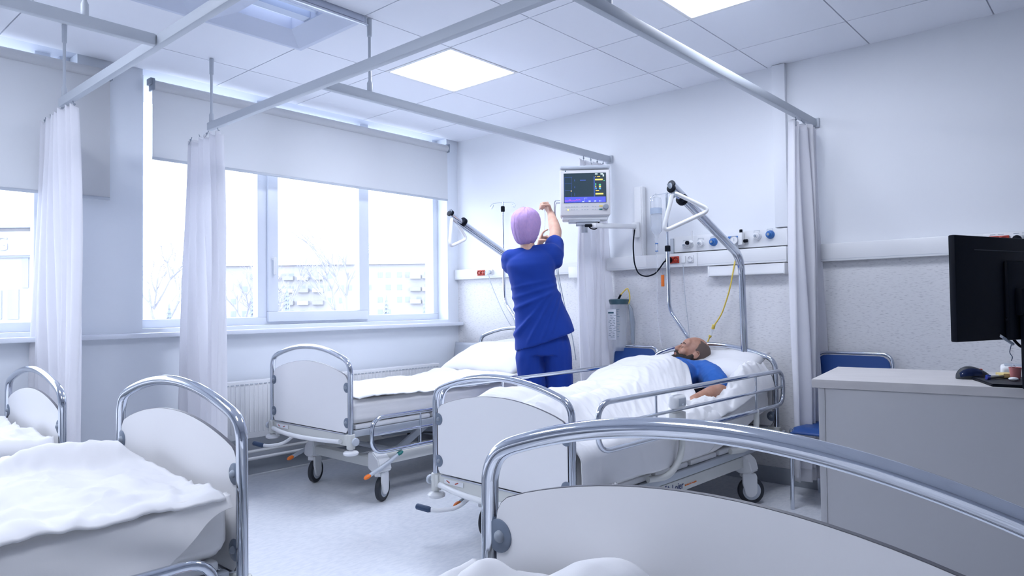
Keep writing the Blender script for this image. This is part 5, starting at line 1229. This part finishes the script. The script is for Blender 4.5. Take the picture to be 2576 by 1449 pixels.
# gown
bm = BM()
chain(bm, [W((2.43, -1.00, 0.625)), W((2.44, -0.80, 0.655)), W((2.445, -0.60, 0.675))], [0.125, 0.135, 0.125])
for q in ((2.52, -0.60, 0.705), (2.37, -0.60, 0.705)): ball(bm, W(q), (0.105, 0.125, 0.095), 3)
capsule(bm, W(sl_+V((-0.01, -0.005, 0.0))), W(sr_+V((0.01, -0.005, 0.0))), 0.070, 0.070)
chain(bm, [W(sl_), W((2.700, -0.55, 0.700)), W((2.768, -0.630, 0.668))], [0.076, 0.074, 0.072])
chain(bm, [W(sr_), W((2.185, -0.56, 0.710)), W((2.135, -0.66, 0.680))], [0.074, 0.074, 0.073])
tube(bm, [W((2.385, -0.455, 0.765)), W((2.45, -0.50, 0.785)), W((2.515, -0.455, 0.765))], 0.022, seg=10)
go = obj('gown', bm, 'gown', patient, ang=180); mods(go, 0.006, 4)
bake(go, lambda c: 0.012*((0.5-abs(fb(c.x*5+1, c.y*4, c.z*5, 1.3, 2)))**2)*1.6+0.006*fb(c.x*4, c.y*6, c.z*4, 2.2))

# ================================================================ OUTSIDE
GZ = -9.0
tag(obj('ground_outside', bx((-400, -250, GZ-0.5), (-0.8, 400, GZ)), 'snow', smooth=False), 'unseen snowy ground outside, added to bounce light', kind='structure')  # never in view; added so its top bounces sky light
def at(px, d):      # ground point seen at picture column px at distance d along the view axis
    dirv = V((-math.sin(YAW), math.cos(YAW), 0)); rr = V((math.cos(YAW), math.sin(YAW), 0))
    return V((CAMP.x, CAMP.y, GZ))+dirv*d+rr*((px-1288)/FPX*d)
D = 170; k = D/FPX
t = thing('apartment_building', 'long pale apartment building with a snowy roof seen through the wide window', 'building', at(900, D), YAW)
ex, rt = 1.13+(774-664)*k-GZ, 1.13+(774-630)*k-GZ
x0, x1 = (566-900)*k, (1300-900)*k
obj('wall', bx((x0, 0, 0), (x1, 14, ex)), 'render', t, smooth=False)
bm = BM(); prism(bm, [(-0.8, ex), (7, rt), (14.8, ex)], x0-0.6, x1+0.6, 'x'); obj('roof', bm, 'roof', t, smooth=False)
wm = None
rnd = random.Random(4); cnt = 0
for r_ in range(5):
    for c_ in range(30):
        x = x0+2.0+c_*2.35+(0.4 if c_ % 2 else 0)
        if x > x1-2 or rnd.random() < 0.28 or cnt >= 95: continue
        z = ex-2.6-r_*3.0
        if z < -GZ-2.5: continue
        cnt += 1
        if wm is None: wm = obj('window', bx((-0.6, -0.06, -0.65), (0.6, 0.02, 0.65)), 'outwin', t, smooth=False); o = wm
        else: o = wm.copy(); C.objects.link(o)
        o.location = (x, 0, z)
for c_ in range(7):
    for r_ in range(3):
        bm = BM(); X = x0+7+c_*3.6 if c_ < 5 else x0+30+c_*3.0; z = ex-3.6-r_*3.0; box(bm, (X, -1.1, z), (X+2.6, 0.0, z+0.95)); obj('balcony', bm, 'snow' if (c_+r_) % 2 else 'roof', t, smooth=False)
for c_ in range(9):
    bm = BM(); X = x0+5+c_*7.6; box(bm, (X, 1.0, ex+0.2), (X+1.2+0.4*(c_ % 3), 2.4, ex+1.7)); obj('chimney', bm, 'snow', t, smooth=False)
D2 = 38; k2 = D2/FPX
t = thing('shop_building', 'white building with a pale lettered sign band outside the left window', 'building', at(0, D2), YAW)
def zz(py): return 1.13+(778-py)*k2-GZ
obj('wall', bx((-220*k2, 0, 0), (150*k2, 8, zz(560))), 'render', t, smooth=False)
obj('roof_edge', bx((-225*k2, -0.4, zz(566)), (155*k2, 8.2, zz(558))), 'outwin', t, smooth=False)
obj('sign_band', bx((-220*k2, -0.25, zz(635)), (150*k2, -0.0, zz(575))), 'snow', t, smooth=False)
obj('soffit', bx((-220*k2, -0.15, zz(640)), (150*k2, -0.0, zz(635))), 'outwin', t, smooth=False)
text('sign_letters', 'ING', 50*k2, 'roof', Matrix.Translation((-58*k2, -0.30, zz(622))) @ Matrix.Rotation(PI/2, 4, 'X'), t, 0.02)
for xa, xb, ya, yb in ((56, 72, 640, 716), (20, 48, 720, 795), (-60, 5, 722, 795), (-150, -90, 722, 795)): obj('window', bx((xa*k2, -0.05, zz(yb)), (xb*k2, 0.02, zz(ya))), 'outwin', t, smooth=False)

def bare_tree(label, px, d, pytop, spread, seed, dens=1.0):
    rnd = random.Random(seed); kk = d/FPX; H_ = 1.13+(774-pytop)*kk-GZ; p = at(px, d)
    t = thing('bare_tree', label, 'tree', p, 0, None)
    bm = BM(); bt = BM()
    def grow(b_, p, d_, l, r, lev):
        q = p+d_*l; mid = p+d_*l*0.5+V((rnd.uniform(-1, 1), rnd.uniform(-1, 1), 0))*l*0.05
        tube(b_, [p, mid, q], [r, r*0.8, r*0.62], seg=5 if lev else 8)
        if lev >= 5: return
        for _ in range(3 if lev < 4 else 2):
            a = rnd.uniform(0, 2*PI); s_ = rnd.uniform(0.30, 0.75)*spread
            nd = (d_+V((math.cos(a), math.sin(a), 0.10))*s_).normalized()
            grow(bm, p+d_*l*rnd.uniform(0.5, 1.0), nd, l*rnd.uniform(0.58, 0.78), r*0.6, lev+1)
    grow(bt, V((0, 0, 0)), V((0, 0, 1)), H_*0.42, H_*0.016, 0)
    obj('trunk', bt, 'twig', t); obj('branches', bm, 'twig', t, smooth=False)
bare_tree('bare pale tree seen in the left strip of the wide window', 405, 75, 545, 1.0, 3)
bare_tree('bare pale tree behind the window sash, left of the middle pane', 612, 80, 600, 1.1, 8)
bare_tree('bare pale tree at the right edge of the middle pane', 872, 95, 540, 0.8, 12)
bare_tree('small bare pale tree at the left edge of the middle pane', 715, 110, 620, 0.7, 21)
def conifer(label, px, d, pytop, w_, seed):
    rnd = random.Random(seed); kk = d/FPX; H_ = 1.13+(774-pytop)*kk-GZ; p = at(px, d); R = w_*kk
    t = thing('conifer_tree', label, 'tree', p)
    bm = BM(); cyl(bm, (0, 0, 0), (0, 0, H_*0.9), R*0.08, R*0.02, 8); obj('trunk', bm, 'twig', t)
    bm = BM()
    for k_ in range(26):
        f = k_/26; z = H_*(0.12+0.86*f); r = R*(1-f)**0.8*0.5*rnd.uniform(0.85, 1.15)+0.05
        n_ = 14; c0 = bm.verts.new((0, 0, z+H_*0.05)); ring = [bm.verts.new((r*math.cos(2*PI*i/n_)*(1 if i % 2 else 0.6)*rnd.uniform(0.85, 1.1), r*math.sin(2*PI*i/n_)*(1 if i % 2 else 0.6)*rnd.uniform(0.85, 1.1), z-H_*0.02*(1 if i % 2 else 0.2))) for i in range(n_)]
        for i in range(n_): bm.faces.new((c0, ring[i], ring[(i+1) % n_]))
    obj('foliage', bm, 'fir', t, smooth=False)
conifer('pale conifer in the right pane, left of its pair', 972, 70, 738, 75, 1)
conifer('pale conifer in the right pane, nearer the window frame', 1068, 72, 738, 60, 2)
conifer('broad pale conifer at the lower left of the middle pane', 722, 74, 712, 66, 3)
conifer('pale conifer behind the window frame left of the middle pane', 640, 76, 705, 80, 4)
conifer('low pale conifer in the left strip of the wide window', 425, 60, 750, 70, 5)

# ================================================================ every separate piece of a part is a part of its own
KEEP = ('socket_hole', 'key_legend', 'printed', 'readout', '_grid', 'grille', 'ceiling', 'hinge_bar', 'mount_plate', 'wave_trace', 'board', 'radiator', 'branches', 'foliage', 'text', 'maker', 'letters', 'window_frame', 'sash', 'edge_band', 'light_frame', 'baffle', 'body', 'scrub', 'chassis', 'bed_frame', 'cap', 'gown', 'beard', 'cropped')
def pieces(o):
    me = o.data; n = len(me.vertices)
    if n > 6000: return
    par = list(range(n))
    def find(a):
        while par[a] != a: par[a] = par[par[a]]; a = par[a]
        return a
    for e in me.edges:
        a, b = find(e.vertices[0]), find(e.vertices[1])
        if a != b: par[a] = b
    comp = {}
    for i in range(n): comp.setdefault(find(i), []).append(i)
    if not 1 < len(comp) <= 12: return
    def bb(ix):
        c = [me.vertices[i].co for i in ix]; return [min(p[k] for p in c) for k in range(3)], [max(p[k] for p in c) for k in range(3)]
    cl = [[set(ix), *bb(ix)] for ix in comp.values()]
    again = True
    while again:
        again = False
        for i in range(len(cl)):
            for j in range(i+1, len(cl)):
                if all(cl[i][1][k]-0.004 <= cl[j][2][k] and cl[j][1][k]-0.004 <= cl[i][2][k] for k in range(3)):
                    a = cl[i]; b = cl.pop(j); a[0] |= b[0]; a[1] = [min(p, q) for p, q in zip(a[1], b[1])]; a[2] = [max(p, q) for p, q in zip(a[2], b[2])]
                    again = True; break
            if again: break
    if len(cl) < 2: return
    for k, c in enumerate(cl):
        bm = BM(); bm.from_mesh(me); bm.verts.ensure_lookup_table()
        bmesh.ops.delete(bm, geom=[v for v in bm.verts if v.index not in c[0]], context='VERTS')
        m2 = me.copy(); bm.to_mesh(m2); bm.free()
        q = o if k == 0 else o.copy()
        if k: C.objects.link(q)
        q.data = m2
        if k:
            for key in ('kind',):
                if key in o: q[key] = o[key]
for o in [x for x in C.objects if x.type == 'MESH' and x.parent is not None]:
    nm = o.name.split('.')[0]
    if any(k in nm for k in KEEP): continue
    pieces(o)
